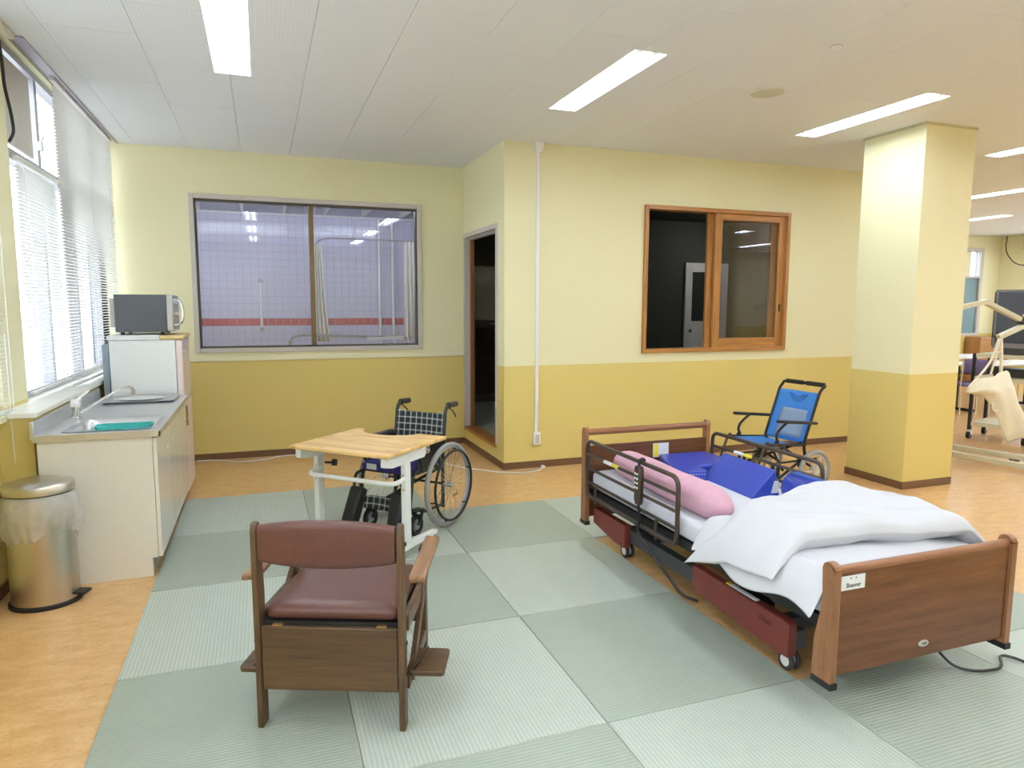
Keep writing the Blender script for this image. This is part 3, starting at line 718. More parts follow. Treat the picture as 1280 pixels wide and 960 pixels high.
MB().cyl((bxm, bym - 0.05, tz - 0.17), (bxm, bym - 0.05, tz - 0.165), 0.04).build('drain', CHROME, ctp)
tag(MB().loft([rrect(bxm + 0.02, bym + 0.16, 0.13, 0.05, 0.03, tz - 0.165), rrect(bxm + 0.02, bym + 0.165, 0.16, 0.06, 0.03, tz - 0.03), rrect(bxm + 0.02, bym + 0.165, 0.152, 0.052, 0.03, tz - 0.03), rrect(bxm + 0.02, bym + 0.16, 0.12, 0.042, 0.03, tz - 0.155)]).build('sink_basket', TEAL, smooth=50), 'teal plastic basket standing in the sink bowl', 'basket')
B(bx0 + 0.035, bx0 + 0.14, by0 + 0.022, by0 + 0.024, tz - 0.075, tz - 0.03).build('care_sticker', PAPER, ctp)
fa = thing('faucet', 'single lever mixer faucet with long swivel spout over the sink', 'faucet', (-1.10, 4.87, tz))
MB().loft([ring(0, 0, 0.03, 0.03, 0, 20), ring(0, 0, 0.03, 0.03, 0.008, 20), ring(0, 0, 0.023, 0.023, 0.012, 20), ring(0, 0, 0.023, 0.023, 0.075, 20)]).build('body', CHROME, fa)
MB().loft([rrect(0, 0, 0.026, 0.026, 0.01, 0.075), rrect(0, 0, 0.028, 0.028, 0.01, 0.1), rrect(0, 0.01, 0.024, 0.03, 0.01, 0.118)]).bar((0, 0.01, 0.11), (0.03, 0.19, 0.15), 0.02, 0.012).build('lever', WHITE, fa, bevel=0.002)
MB().tube([(0.02, 0.015, 0.03), (0.06, 0.05, 0.06), (0.22, 0.16, 0.16), (0.275, 0.195, 0.168), (0.285, 0.20, 0.13)], 0.0085, 8, 0.04).build('spout', CHROME, fa)
MB().cyl((0.285, 0.20, 0.115), (0.285, 0.20, 0.145), 0.012).build('aerator', CHROME, fa)
dt = thing('drain_tray', 'shallow steel drain tray on the far end of the worktop', 'tray', (-0.855, 5.68, tz))
MB().loft([rrect(0, 0, 0.215, 0.185, 0.03, 0.0), rrect(0, 0, 0.235, 0.205, 0.03, 0.014), rrect(0, 0, 0.228, 0.198, 0.03, 0.016), rrect(0, 0, 0.205, 0.175, 0.03, 0.006)], (True, True)).build('tray', STEEL, dt, smooth=50)
tag(MB().loft([ring(-0.86, 5.68, 0.10, 0.08, tz + 0.0065), ring(-0.86, 5.68, 0.15, 0.12, tz + 0.016), ring(-0.86, 5.68, 0.145, 0.115, tz + 0.017), ring(-0.86, 5.68, 0.1, 0.08, tz + 0.01)]).build('platter', WHITE, smooth=50), 'white oval platter lying in the drain tray', 'platter')

# ------------------------------------------------------------------ refrigerator and microwave
fr = thing('refrigerator', 'small white refrigerator with pale pink front behind the sink', 'refrigerator', (0, 0, 0))
B(-1.10, -0.645, 5.935, 6.48, 0.03, 1.285).build('body', FRW, fr, bevel=0.008)
d_ = B(-0.643, -0.595, 5.937, 6.478, 0.06, 0.80).build('lower_door', PINKF, fr, bevel=0.012)
MB().box(-0.6, -0.58, 5.96, 5.985, 0.60, 0.76).build('handle', plain('dark_gold_handle', (150, 120, 84), 0.4), d_)
d_ = B(-0.643, -0.595, 5.937, 6.478, 0.808, 1.285).build('upper_door', PINKF, fr, bevel=0.012)
MB().box(-0.6, -0.58, 5.96, 5.985, 1.19, 1.2).build('handle', ALUP, d_)
MB().box(-1.11, -0.75, 5.925, 6.49, 1.285, 1.322).build('top_cover', FRW, fr, bevel=0.006)
MB().box(-0.75, -0.585, 5.925, 6.49, 1.285, 1.318).build('top_trim', plain('tan_trim', (226, 198, 140), 0.5), fr, bevel=0.01)
B(-1.155, -1.112, 5.98, 6.44, 0.5, 1.25).build('rear_condenser', GREYP, fr)
for y in (5.97, 6.44):
    for x in (-1.07, -0.68): MB().cyl((x, y, 0), (x, y, 0.035), 0.018, n=10).build('foot', BLACKP, fr)
mw = thing('microwave_oven', 'charcoal microwave oven on top of the refrigerator', 'microwave', (0, 0, 1.322))
B(-1.06, -0.70, 6.0, 6.44, 0.02, 0.31).build('case', MWG, mw, bevel=0.005)
B(-1.095, -1.062, 6.03, 6.41, 0.06, 0.28).build('rear_duct', ALUP, mw)
fp = B(-0.70, -0.655, 6.0, 6.44, 0.025, 0.31).build('front_panel', SILV, mw, bevel=0.008)
MB().tube([(-0.66, 6.03, 0.27), (-0.60, 6.03, 0.265), (-0.585, 6.03, 0.2), (-0.585, 6.03, 0.14), (-0.60, 6.03, 0.085), (-0.66, 6.03, 0.075)], 0.012, 10, 0.04).build('handle', CHROME, mw)
MB().cyl((-0.655, 6.10, 0.16), (-0.625, 6.10, 0.16), 0.024).cyl((-0.655, 6.10, 0.24), (-0.63, 6.10, 0.24), 0.016).build('knob', CHROME, fp)
for y in (6.05, 6.39):
    for x in (-1.02, -0.74): MB().cyl((x, y, 0), (x, y, 0.022), 0.015, n=10).build('foot', BLACKP, mw)

# ------------------------------------------------------------------ bin
bn = thing('pedal_bin', 'stainless steel pedal bin with a clear bag beside the sink cabinet', 'bin', (-1.122, 4.105, 0))
RX, RY = 0.155, 0.137
MB().loft([ring(0, 0, RX + 0.012, RY + 0.012, 0), ring(0, 0, RX + 0.012, RY + 0.012, 0.018), ring(0, 0, RX + 0.003, RY + 0.003, 0.022)]).build('base_ring', RUBBER, bn)
MB().loft([ring(0, 0, RX, RY, 0.02, 56), ring(0, 0, RX, RY, 0.58, 56)]).build('body', STEELD, bn, smooth=60)
MB().loft([ring(0, 0, RX + 0.008, RY + 0.008, 0.596, 48), ring(0, 0, RX + 0.008, RY + 0.008, 0.635, 48), ring(0, 0, RX + 0.002, RY + 0.002, 0.643, 48), ring(0, 0, RX * 0.6, RY * 0.6, 0.658, 48), ring(0, 0, RX * 0.2, RY * 0.2, 0.662, 48)]).build('lid', STEELD, bn, smooth=40)
MB().loft([ring(0, 0, RX + 0.004, RY + 0.004, 0.58, 48), ring(0, 0, RX + 0.004, RY + 0.004, 0.596, 48)]).build('lid_gasket', RUBBER, bn)
B(-0.2, -0.14, -0.05, 0.05, 0.57, 0.61).build('hinge', BLACKP, bn, bevel=0.006)
MB().bar((0.13, -0.03, 0.05), (0.205, -0.05, 0.045), 0.07, 0.014).build('pedal', BLACKP, bn, bevel=0.004)
def bagf(u, v):
    a = 2 * PI * u
    k = v ** 0.75
    fl = 0.004 + 0.026 * math.sin(PI * min(1, v * 1.05)) + 0.007 * math.sin(9 * a + 3 * v) * v + 0.005 * math.sin(23 * a) * v
    ln = 0.25 + 0.05 * math.sin(a - 0.5) + 0.018 * math.sin(3 * a + 1) + 0.01 * math.sin(7 * a)
    return ((RX + fl) * math.cos(a), (RY + fl) * math.sin(a), 0.59 - ln * v)
MB().grid(bagf, 96, 16).build('bin_bag', BAG, bn, smooth=60)

# ------------------------------------------------------------------ commode chair
ch = thing('commode_chair', 'brown wooden commode chair with padded leatherette seat, seen from behind', 'chair', (0.194, 2.46, TH), math.atan2(-0.376, 0.926))
for s in (-1, 1):
    MB().prism([(s * 0.262 - 0.011, -0.025, 0), (s * 0.262 - 0.011, 0.03, 0), (s * 0.262 - 0.011, 0.035, 0.5), (s * 0.262 - 0.011, 0.015, 0.765), (s * 0.262 - 0.011, 0.0, 0.778), (s * 0.262 - 0.011, -0.022, 0.772), (s * 0.262 - 0.011, -0.03, 0.745)], (0.022, 0, 0)).build('rear_leg', CHWOOD, ch, bevel=0.004)
    MB().bar((s * 0.27, 0.43, 0.007), (s * 0.27, 0.40, 0.55), 0.026, 0.045, (0, 1, 0)).build('front_leg', CHWOOD, ch, bevel=0.004)
    MB().prism([(s * 0.308 - 0.03, 0.03, 0.538), (s * 0.308 - 0.03, 0.44, 0.56), (s * 0.308 + 0.03, 0.44, 0.56), (s * 0.308 + 0.03, 0.045, 0.538)], (0, 0, 0.024)).build('armrest', CHARM, ch, bevel=0.008)
    MB().bar((s * 0.27, 0.03, 0.39), (s * 0.27, 0.45, 0.39), 0.022, 0.06).build('side_rail', CHWOODX, ch, bevel=0.003)
    MB().bar((s * 0.28, 0.06, 0.16), (s * 0.28, 0.43, 0.46), 0.02, 0.045).build('side_brace', CHWOOD, ch, bevel=0.003)
    MB().bar((s * 0.27, 0.03, 0.16), (s * 0.27, 0.45, 0.16), 0.022, 0.05).build('lower_rail', CHWOODX, ch, bevel=0.003)
    ex = 0.41 if s > 0 else 0.355
    fl = MB().prism([(s * 0.285, 0.02, 0.19), (s * 0.285, 0.2, 0.19), (s * (ex - 0.01), 0.2, 0.19), (s * ex, 0.19, 0.19), (s * ex, 0.03, 0.19), (s * (ex - 0.01), 0.02, 0.19)], (0, 0, 0.02)).build('side_flap', CHWOODX, ch, bevel=0.004)
    MB().tube([(s * 0.30, 0.03, 0.216), (s * 0.325, 0.19, 0.216)], 0.004, 6).build('flap_wire', BLKMETAL, fl)
    for y, z in ((0.0, 0.33), (0.0, 0.21), (0.0, 0.70)): MB().cyl((s * 0.277, y, z), (s * 0.281, y, z), 0.008, n=10).build('screw', BLKMETAL, ch)
B(-0.247, 0.247, -0.022, -0.002, 0.15, 0.39).build('rear_panel', CHWOODX, ch, bevel=0.003)
B(-0.247, 0.247, 0.44, 0.455, 0.2, 0.39).build('front_panel', CHWOODX, ch, bevel=0.003)
def padloops():
    L = []; nx = 14
    for i in range(nx + 1):
        u = -1 + 2 * i / nx; x = u * 0.246
        zt = 0.768 + 0.026 * (1 - u * u); zb_ = 0.634 - 0.016 * (1 - u * u); yc = -0.012 - 0.02 * (1 - u * u); t_ = 0.02
        hm, hh = (zt + zb_) / 2, (zt - zb_) / 2
        L.append([(x, yc + t_ * math.copysign(abs(math.sin(a)) ** 0.6, math.sin(a)), hm + hh * math.copysign(abs(math.cos(a)) ** 0.35, math.cos(a))) for a in [2 * PI * k / 20 for k in range(20)]])
    return L
MB().loft(padloops()).build('backrest', LEATHER, ch, smooth=60)
sl = []
for z, g, r in ((0.405, -0.012, 0.03), (0.412, 0.0, 0.035), (0.438, 0.0, 0.035), (0.452, -0.012, 0.035), (0.462, -0.06, 0.05), (0.466, -0.14, 0.05)):
    sl.append(rrect(0, 0.235, 0.246 + g, 0.225 + g, max(0.01, r), z))
MB().loft(sl).build('seat_cushion', LEATHER, ch, smooth=60)
B(-0.246, 0.246, -0.002, 0.44, 0.386, 0.404).build('seat_board', BLACKP, ch)
for x in (-0.19, 0.19): B(x - 0.018, x + 0.018, -0.016, -0.003, 0.391, 0.397).build('hinge', plain('brass_hinge', (190, 150, 100), 0.35, 0.8), ch)

# ------------------------------------------------------------------ cut-out table
tb = thing('cutout_table', 'white metal table with a beech top cut out towards the wheelchair', 'table', (0.62, 4.327, TH), math.radians(-44.8))
poly = [(-0.36, -0.335), (0.36, -0.335), (0.36, 0.335)]
for k in range(13):
    a = PI * k / 12; poly.append((-0.07 + 0.21 * math.cos(a), 0.335 - 0.14 * math.sin(a)))
poly.append((-0.36, 0.335))
MB().prism([(x, y, 0.672) for x, y in poly], (0, 0, 0.022)).build('tabletop', TRAYW, tb, bevel=0.005)
for s in (-1, 1):
    lx = s * (0.322 if s > 0 else 0.345)
    lg = B(lx - 0.018, lx + 0.018, -0.12, -0.065, 0.1, 0.6).build('leg', WPAINT, tb, bevel=0.004)
    for z in (0.53, 0.44): MB().cyl((lx, -0.12, z), (lx, -0.124, z), 0.008, n=10).build('bolt', CHROME, lg)
    MB().prism([(s * 0.315 - 0.02, -0.31, 0.668), (s * 0.315 - 0.02, -0.31, 0.615), (s * 0.315 - 0.02, -0.24, 0.6), (s * 0.315 - 0.02, 0.1, 0.6), (s * 0.315 - 0.02, 0.16, 0.66), (s * 0.315 - 0.02, 0.16, 0.668)], (0.04, 0, 0)).build('top_bracket', WPAINT, tb, bevel=0.003)
    MB().prism([(s * 0.315 - 0.02, -0.27, 0.06), (s * 0.315 - 0.02, 0.25, 0.06), (s * 0.315 - 0.02, 0.25, 0.088), (s * 0.315 - 0.02, -0.06, 0.108), (s * 0.315 - 0.02, -0.12, 0.108), (s * 0.315 - 0.02, -0.27, 0.088)], (0.04, 0, 0)).build('foot_bar', WPAINT, tb, bevel=0.003)
    for y in (-0.24, 0.22):
        c_ = MB().cyl((s * 0.315 - 0.009, y, 0.024), (s * 0.315 + 0.009, y, 0.024), 0.024, n=16).build('caster', BLACKP, tb)
        B(s * 0.315 - 0.014, s * 0.315 + 0.014, y - 0.012, y + 0.012, 0.03, 0.062).build('caster_fork', BLKMETAL, c_)
MB().tube([(-0.322, -0.09, 0.51), (-0.33, -0.22, 0.495), (0.33, -0.22, 0.495), (0.322, -0.09, 0.51)], 0.014, 10, 0.09).build('grab_rail', WPAINT, tb)
MB().cyl((-0.305, -0.08, 0.54), (-0.26, -0.06, 0.54), 0.008).cyl((-0.26, -0.06, 0.54), (-0.235, -0.05, 0.54), 0.022).build('height_knob', BLACKP, tb)
MB().torus((0.34, 0.13, 0.64), (1, 0, 0), 0.018, 0.006, 20, 6).build('round_lock', CHROME, tb)
B(-0.3, 0.3, -0.1, -0.07, 0.62, 0.66).build('cross_beam', WPAINT, tb)

# ------------------------------------------------------------------ plaid wheelchair
wc = thing('wheelchair', 'self-propelled wheelchair with plaid backrest parked at the cut-out table', 'wheelchair', (1.002, 4.774, TH), math.radians(-46))
RWH = 0.298
for s in (-1, 1):
    x = s * 0.27
    w = MB().torus((x, 0, RWH), (1, 0, 0), RWH - 0.016, 0.016, 48, 10).build('rear_tyre', GREYR, wc, smooth=60)
    MB().torus((x, 0, RWH), (1, 0, 0), RWH - 0.037, 0.008, 48, 8).build('rim', ALU, w)
    sp_ = MB()
    for k in range(28):
        a = 2 * PI * k / 28; sd_ = 1 if k % 2 else -1
        sp_.cyl((x + sd_ * 0.018, 0.02 * math.cos(a + 0.9 * sd_), RWH + 0.02 * math.sin(a + 0.9 * sd_)), (x, (RWH - 0.042) * math.cos(a), RWH + (RWH - 0.042) * math.sin(a)), 0.0016, n=4)
    so = sp_.build('spokes', CHROME, w)
    MB().cyl((x - 0.03, 0, RWH), (x + 0.035, 0, RWH), 0.02, 0.016, 16).build('hub', CHROME, w)
    hr = MB().torus((x + s * 0.045, 0, RWH), (1, 0, 0), RWH - 0.055, 0.009, 48, 8).build('hand_rim', BLKMETAL, wc, smooth=60)
    for k in range(6):
        a = 2 * PI * k / 6 + 0.3
        MB().cyl((x, (RWH - 0.04) * math.cos(a), RWH + (RWH - 0.04) * math.sin(a)), (x + s * 0.045, (RWH - 0.055) * math.cos(a), RWH + (RWH - 0.055) * math.sin(a)), 0.006, n=6).build('rim_standoff', BLKMETAL, hr)
    fx_ = s * 0.205
    MB().tube([(fx_, -0.40, 0.10), (fx_, -0.34, 0.45), (fx_, 0.02, 0.42), (fx_, 0.03, 0.42)], 0.0125, 8, 0.06).build('side_frame', DKGREEN, wc)
    MB().tube([(fx_, 0.03, 0.12), (fx_, 0.03, 0.47), (fx_, 0.07, 0.80), (fx_ , 0.10, 0.838), (fx_, 0.17, 0.838)], 0.0125, 8, 0.05).build('back_post', DKGREEN, wc)
    gp = MB().cyl((fx_, 0.11, 0.838), (fx_, 0.22, 0.836), 0.022, 0.02, 12).build('push_grip', BLACKV, wc)
    MB().tube([(fx_, 0.12, 0.815), (fx_ , 0.16, 0.80), (fx_, 0.20, 0.765), (fx_, 0.215, 0.74)], 0.005, 6, 0.02).build('brake_lever', BLACKP, gp)
    MB().tube([(fx_, 0.03, 0.14), (fx_, -0.20, 0.15), (fx_, -0.36, 0.20)], 0.0115, 8).build('lower_rail', DKGREEN, wc)
    MB().prism([(fx_ - 0.004, -0.30, 0.42), (fx_ - 0.004, 0.03, 0.42), (fx_ - 0.004, 0.04, 0.62), (fx_ - 0.004, -0.26, 0.60)], (0.008, 0, 0)).build('skirt_guard', BLACKV, wc, bevel=0.002)
    MB().loft([rrect(fx_, -0.13, 0.027, 0.145, 0.025, 0.612), rrect(fx_, -0.13, 0.032, 0.15, 0.03, 0.625), rrect(fx_, -0.13, 0.03, 0.147, 0.03, 0.645), rrect(fx_, -0.13, 0.016, 0.13, 0.015, 0.653)]).build('armrest_pad', BLACKV, wc, smooth=60)
    cs = MB().torus((s * 0.19, -0.29, 0.075), (1, 0, 0), 0.058, 0.017, 28, 8).build('caster_tyre', RUBBER, wc, smooth=60)
    MB().cyl((s * 0.19 - 0.014, -0.29, 0.075), (s * 0.19 + 0.014, -0.29, 0.075), 0.028, n=16).build('caster_hub', ALU, cs)
    MB().bar((s * 0.19 - 0.026, -0.29, 0.075), (s * 0.19 - 0.026, -0.25, 0.17), 0.008, 0.03).bar((s * 0.19 + 0.026, -0.29, 0.075), (s * 0.19 + 0.026, -0.25, 0.17), 0.008, 0.03).box(s * 0.19 - 0.03, s * 0.19 + 0.03, -0.27, -0.23, 0.165, 0.18).build('caster_fork', BLKMETAL, cs)
    MB().tube([(fx_, -0.335, 0.42), (fx_ , -0.42, 0.42), (s * 0.19, -0.46, 0.32), (s * 0.18, -0.52, 0.08)], 0.011, 8, 0.05).build('leg_hanger', DKGREEN, wc)
    MB().bar((s * 0.165, -0.43, 0.33), (s * 0.185, -0.52, 0.10), 0.10, 0.085, (0, 1, 0)).build('calf_guard', BLACKV, wc, bevel=0.018)
    MB().bar((s * 0.05, -0.56, 0.07), (s * 0.19, -0.56, 0.07), 0.14, 0.014).build('footplate', BLACKP, wc, bevel=0.004)
    MB().tube([(s * 0.225, -0.26, 0.44), (s * 0.235, -0.29, 0.50), (s * 0.235, -0.30, 0.56)], 0.007, 6).build('parking_brake', BLKMETAL, wc)
MB().cyl((-0.2, -0.32, 0.14), (0.2, -0.02, 0.41), 0.011, n=8).cyl((0.2, -0.32, 0.14), (-0.2, -0.02, 0.41), 0.011, n=8).build('cross_brace', BLKMETAL, wc)
MB().cyl((-0.27, 0, RWH), (0.27, 0, RWH), 0.009, n=8).build('axle', BLKMETAL, wc)
B(-0.2, 0.2, -0.36, 0.02, 0.425, 0.435).build('seat_sling', BLACKV, wc)
cu = MB().loft([rrect(0, -0.18, 0.185, 0.19, 0.03, 0.436), rrect(0, -0.18, 0.195, 0.2, 0.03, 0.45), rrect(0, -0.18, 0.195, 0.2, 0.03, 0.475), rrect(0, -0.18, 0.18, 0.185, 0.03, 0.49)]).build('seat_cushion', NAVY, wc, smooth=50)
B(-0.14, -0.06, -0.384, -0.3805, 0.447, 0.485).build('cushion_label', PAPER, cu)
def backf(u, v):
    z = 0.455 + 0.335 * v; return (-0.2 + 0.4 * u, 0.025 + 0.045 * max(0, (z - 0.47) / 0.33) + 0.02 * math.sin(PI * u), z - 0.012 * math.sin(PI * u) * v)
MB().grid(backf, 14, 10).build('backrest', PLAID, wc, solid=0.012, smooth=60)
MB().grid(lambda u, v: (-0.11 + 0.22 * u, -0.44 + 0.015 * math.sin(PI * u) - 0.02 * (1 - v), 0.20 + 0.085 * v), 10, 4).build('calf_strap', PLAID, wc, solid=0.006)
text('wheel_lettering', 'Irath', 0.034, BLACKP, wc, fromaxes((0, 1, 0.1), (0, -0.1, 1), (0.29, 0.06, 0.215)))

# ------------------------------------------------------------------ blue transport chair (faces left)
bc = thing('transport_chair', 'bright blue folding transport wheelchair beside the far side of the bed', 'wheelchair', (4.16, 4.71, -0.0), math.radians(5.5))
def bback(u, v):
    z = 0.405 + 0.42 * v; return (0.065 + 0.15 * v + 0.02 * math.sin(PI * u), -0.215 + 0.43 * u, z)
bk = MB().grid(bback, 12, 12).build('backrest', BLUEF, bc, solid=0.008, smooth=60)
MB().grid(lambda u, v: tuple(Vector(bback(0.14 + 0.66 * u, 0.08 + 0.56 * v)) + Vector((-0.006, 0, 0.002))), 8, 8).build('mesh_panel', GREYMESH, bk, solid=0.002)
for k in range(3):
    q = []
    for i in range(17):
        uu = 0.26 + 0.045 * k + (0.48 - 0.09 * k) * i / 16; dz = (0.16 - 0.045 * k) * math.sin(PI * i / 16)
        vv = 0.95 - dz
        q.append(Vector(bback(uu, vv)) + Vector((-0.007, 0, 0)))
    MB().tube(q, 0.003, 6).build('stitched_arc', plain('dark_blue_stitch_%d' % k, (40, 84, 150), 0.7), bk)
MB().grid(lambda u, v: (-0.33 + 0.40 * u, -0.21 + 0.42 * v, 0.43 - 0.03 * u - 0.02 * math.sin(PI * v)), 10, 8).build('seat', BLUEF, bc, solid=0.008, smooth=60)
for s in (-1, 1):
    y = s * 0.215
    MB().tube([(0.09, y, 0.28), (0.06, y, 0.40), (0.22, y, 0.84), (0.26, y, 0.875)], 0.0125, 8, 0.05).build('back_post', BLKMETAL, bc)
    MB().tube([(-0.36, y, 0.435), (0.08, y, 0.40)], 0.0125, 8).build('seat_rail', BLKMETAL, bc)
    MB().bar((-0.28, y + s * 0.03, 0.628), (0.165, y + s * 0.03, 0.582), 0.042, 0.024).build('armrest', BLACKV, bc, bevel=0.009)
    MB().tube([(-0.13, y, 0.61), (-0.19, y, 0.575), (-0.245, y, 0.53), (-0.255, y, 0.48), (-0.23, y, 0.45)], 0.011, 8, 0.03).build('arm_support', BLKMETAL, bc)
    MB().tube([(-0.34, y, 0.455), (-0.37, y, 0.44), (-0.44, y, 0.28), (-0.48, y, 0.10)], 0.0115, 8, 0.05).build('leg_hanger', DKMETAL, bc)
    MB().tube([(-0.26, y, 0.45), (0.22, y, 0.17)], 0.0115, 8).build('frame_strut', BLKMETAL, bc)
    MB().tube([(0.09, y, 0.30), (-0.24, y, 0.12)], 0.0115, 8).build('frame_strut', BLKMETAL, bc)
    MB().tube([(-0.24, y, 0.27), (0.22, y, 0.27)], 0.009, 8).build('lower_rail', BLKMETAL, bc)
    wx, wy, wr = 0.15, y + s * 0.045, 0.18
    w = MB().torus((wx, wy, wr), (0, 1, 0), wr - 0.02, 0.02, 36, 8).build('rear_tyre', GREYR, bc, smooth=60)
    sp_ = MB().cyl((wx, wy - 0.03, wr), (wx, wy + 0.03, wr), 0.03, n=14)
    for k in range(6):
        a = 2 * PI * k / 6; sp_.bar((wx + 0.02 * math.cos(a), wy, wr + 0.02 * math.sin(a)), (wx + (wr - 0.035) * math.cos(a), wy, wr + (wr - 0.035) * math.sin(a)), 0.016, 0.014)
    sp_.torus((wx, wy, wr), (0, 1, 0), wr - 0.04, 0.009, 32, 6)
    sp_.build('wheel_hub', ALUP, w)
    cwx, cwr = -0.24, 0.10
    w = MB().torus((cwx, y * 0.9, cwr), (0, 1, 0), cwr - 0.016, 0.016, 30, 8).build('front_tyre', GREYR, bc, smooth=60)
    MB().cyl((cwx, y * 0.9 - 0.015, cwr), (cwx, y * 0.9 + 0.015, cwr), 0.07, 0.05, 16).build('front_hub', ALUP, w)
    MB().bar((cwx, y * 0.9 - 0.03, cwr), (cwx + 0.02, y * 0.9 - 0.03, 0.25), 0.01, 0.03).bar((cwx, y * 0.9 + 0.03, cwr), (cwx + 0.02, y * 0.9 + 0.03, 0.25), 0.01, 0.03).build('front_fork', BLKMETAL, w)
    B(0.02, 0.07, y - 0.02, y + 0.02, 0.21, 0.29).build('brake_shoe', BLACKP, bc, bevel=0.006)
    MB().bar((-0.55, s * 0.03, 0.09), (-0.55, s * 0.19, 0.09), 0.13, 0.014).build('footplate', BLACKP, bc, bevel=0.004)
MB().cyl((-0.15, -0.2, 0.2), (0.05, 0.2, 0.42), 0.011, n=8).cyl((-0.15, 0.2, 0.2), (0.05, -0.2, 0.42), 0.011, n=8).build('cross_brace', BLKMETAL, bc)
hb = MB().tube([(0.25, -0.215, 0.868), (0.275, -0.225, 0.888), (0.285, -0.17, 0.893), (0.285, 0.17, 0.893), (0.275, 0.225, 0.888), (0.25, 0.215, 0.868)], 0.0125, 8, 0.03).build('push_bar', BLKMETAL, bc)
for a, b in ((-0.2, -0.02), (0.02, 0.2)): MB().cyl((0.285, a, 0.893), (0.285, b, 0.893), 0.02, n=12).build('foam_grip', BLACKV, hb)

# ------------------------------------------------------------------ care bed
bd = thing('care_bed', 'electric care bed with walnut boards and white mattress', 'bed', (2.435, 1.86, 0))
hwid = 0.485
# foot board
fb = MB().prism([(-0.455, 0.03, 0.17), (-0.455, 0.062, 0.17), (-0.455, 0.062, 0.575), (-0.455, 0.052, 0.59), (-0.455, 0.036, 0.588), (-0.455, 0.03, 0.57)], (0.91, 0, 0)).build('footboard', BEDW, bd, bevel=0.003)
MB().cyl((-0.455, 0.045, 0.58), (0.455, 0.045, 0.58), 0.018, n=12).build('top_rail', BEDPX, fb)
def postpoly(x, s, top, y0, fwd):
    pts = [(0.0, 0.14), (0.0, top - 0.02)]
    for k in range(6):
        a = PI - PI * k / 5; pts.append((0.032 + 0.032 * math.cos(a), top - 0.025 + 0.03 * math.sin(a)))
    pts += [(0.058, top - 0.12), (0.064, top - 0.2), (0.088, 0.3), (0.092, 0.14)]
    return [(x, y0 + fwd * p, q) for p, q in pts]
for s in (-1, 1):
    x = s * 0.47 - 0.015
    p_ = MB().prism(postpoly(x, s, 0.61, 0.018, 1), (0.03, 0, 0)).build('foot_post', BEDP, bd, bevel=0.004)
    for y, z in ((0.05, 0.54), (0.06, 0.19)): MB().cyl((s * 0.485, y, z), (s * 0.487, y, z), 0.012, n=12).build('screw_cap', BEDPX, p_)
    B(x - 0.002, x + 0.032, 0.012, 0.11, 0.125, 0.15).build('post_foot', BLACKP, p_)
    p_ = MB().prism(postpoly(x, s, 0.765, 2.165, -0.72), (0.03, 0, 0)).build('head_post', BEDP, bd, bevel=0.004)
    B(x - 0.002, x + 0.032, 2.09, 2.17, 0.125, 0.15).build('post_foot', BLACKP, p_)
hbd = B(-0.455, 0.455, 2.125, 2.15, 0.17, 0.645).build('headboard', BEDW, bd, bevel=0.003)
MB().cyl((-0.455, 2.137, 0.735), (0.455, 2.137, 0.735), 0.021, n=12).build('head_rail', BEDPX, hbd)
nt = B(0.03, 0.15, 2.119, 2.1245, 0.535, 0.63).build('instruction_sheet', PAPER, hbd)
B(0.034, 0.068, 2.117, 2.1195, 0.54, 0.625).build('yellow_panel', YEL, nt)
# name label on the foot board
lb = B(-0.445, -0.33, 0.0275, 0.0298, 0.505, 0.56).build('name_label', PAPER, fb)
text('label_lettering', 'Beaver', 0.026, INK, lb, fromaxes((1, 0, 0), (0, 0, 1), (-0.385, 0.0272, 0.522)))
for x in (-0.40, -0.375): MB().cyl((x, 0.0276, 0.55), (x, 0.0268, 0.55), 0.003, n=10).build('label_dot', INK, lb)
bdg = MB().loft([[(0.0 + 0.027 * math.cos(a), 0.0295, 0.225 + 0.014 * math.sin(a)) for a in [2 * PI * k / 24 for k in range(24)]], [(0.0 + 0.025 * math.cos(a), 0.026, 0.225 + 0.0125 * math.sin(a)) for a in [2 * PI * k / 24 for k in range(24)]]]).build('oval_badge', SILV, fb)
MB().tube([(-0.011, 0.0255, 0.23), (-0.005, 0.0255, 0.221), (0.001, 0.0255, 0.231), (0.006, 0.0255, 0.221), (0.013, 0.0255, 0.23)], 0.0016, 5).build('badge_mark', CHARC, bdg)
# mattress and platform
MX = 0.44
def mloop(z, g): return rrect(0, 1.10, MX + g, 1.02 + g, 0.05, z)
MB().loft([mloop(0.372, -0.02), mloop(0.38, -0.004), mloop(0.40, 0), mloop(0.455, 0), mloop(0.472, -0.006), mloop(0.482, -0.025), mloop(0.484, -0.08)]).build('mattress', SHEET, bd, smooth=60)
pf = MB()
for s in (-1, 1): pf.box(s * 0.42 - 0.02, s * 0.42 + 0.02, 0.09, 2.1, 0.32, 0.365)
for y in (0.15, 0.6, 1.05, 1.5, 1.95): pf.box(-0.42, 0.42, y - 0.03, y + 0.03, 0.325, 0.362)
pf.build('bed_platform', BLKMETAL, bd)
B(-0.41, 0.41, 0.1, 2.09, 0.36, 0.371).build('slat_deck', CHARC, bd)
bf = MB()
for s in (-1, 1): bf.box(s * 0.36 - 0.025, s * 0.36 + 0.025, 0.3, 1.9, 0.13, 0.21)
for y in (0.45, 1.75): bf.box(-0.36, 0.36, y - 0.03, y + 0.03, 0.14, 0.2)
bf.build('base_frame', CHARC, bd)
lf = MB()
for s in (-1, 1):
    lf.bar((s * 0.3, 0.55, 0.19), (s * 0.3, 1.15, 0.33), 0.03, 0.05).bar((s * 0.3, 1.6, 0.19), (s * 0.3, 1.05, 0.33), 0.03, 0.05)
lf.cyl((0, 0.7, 0.2), (0, 1.3, 0.3), 0.035, n=12)
lf.build('lift_linkage', BLKMETAL, bd)
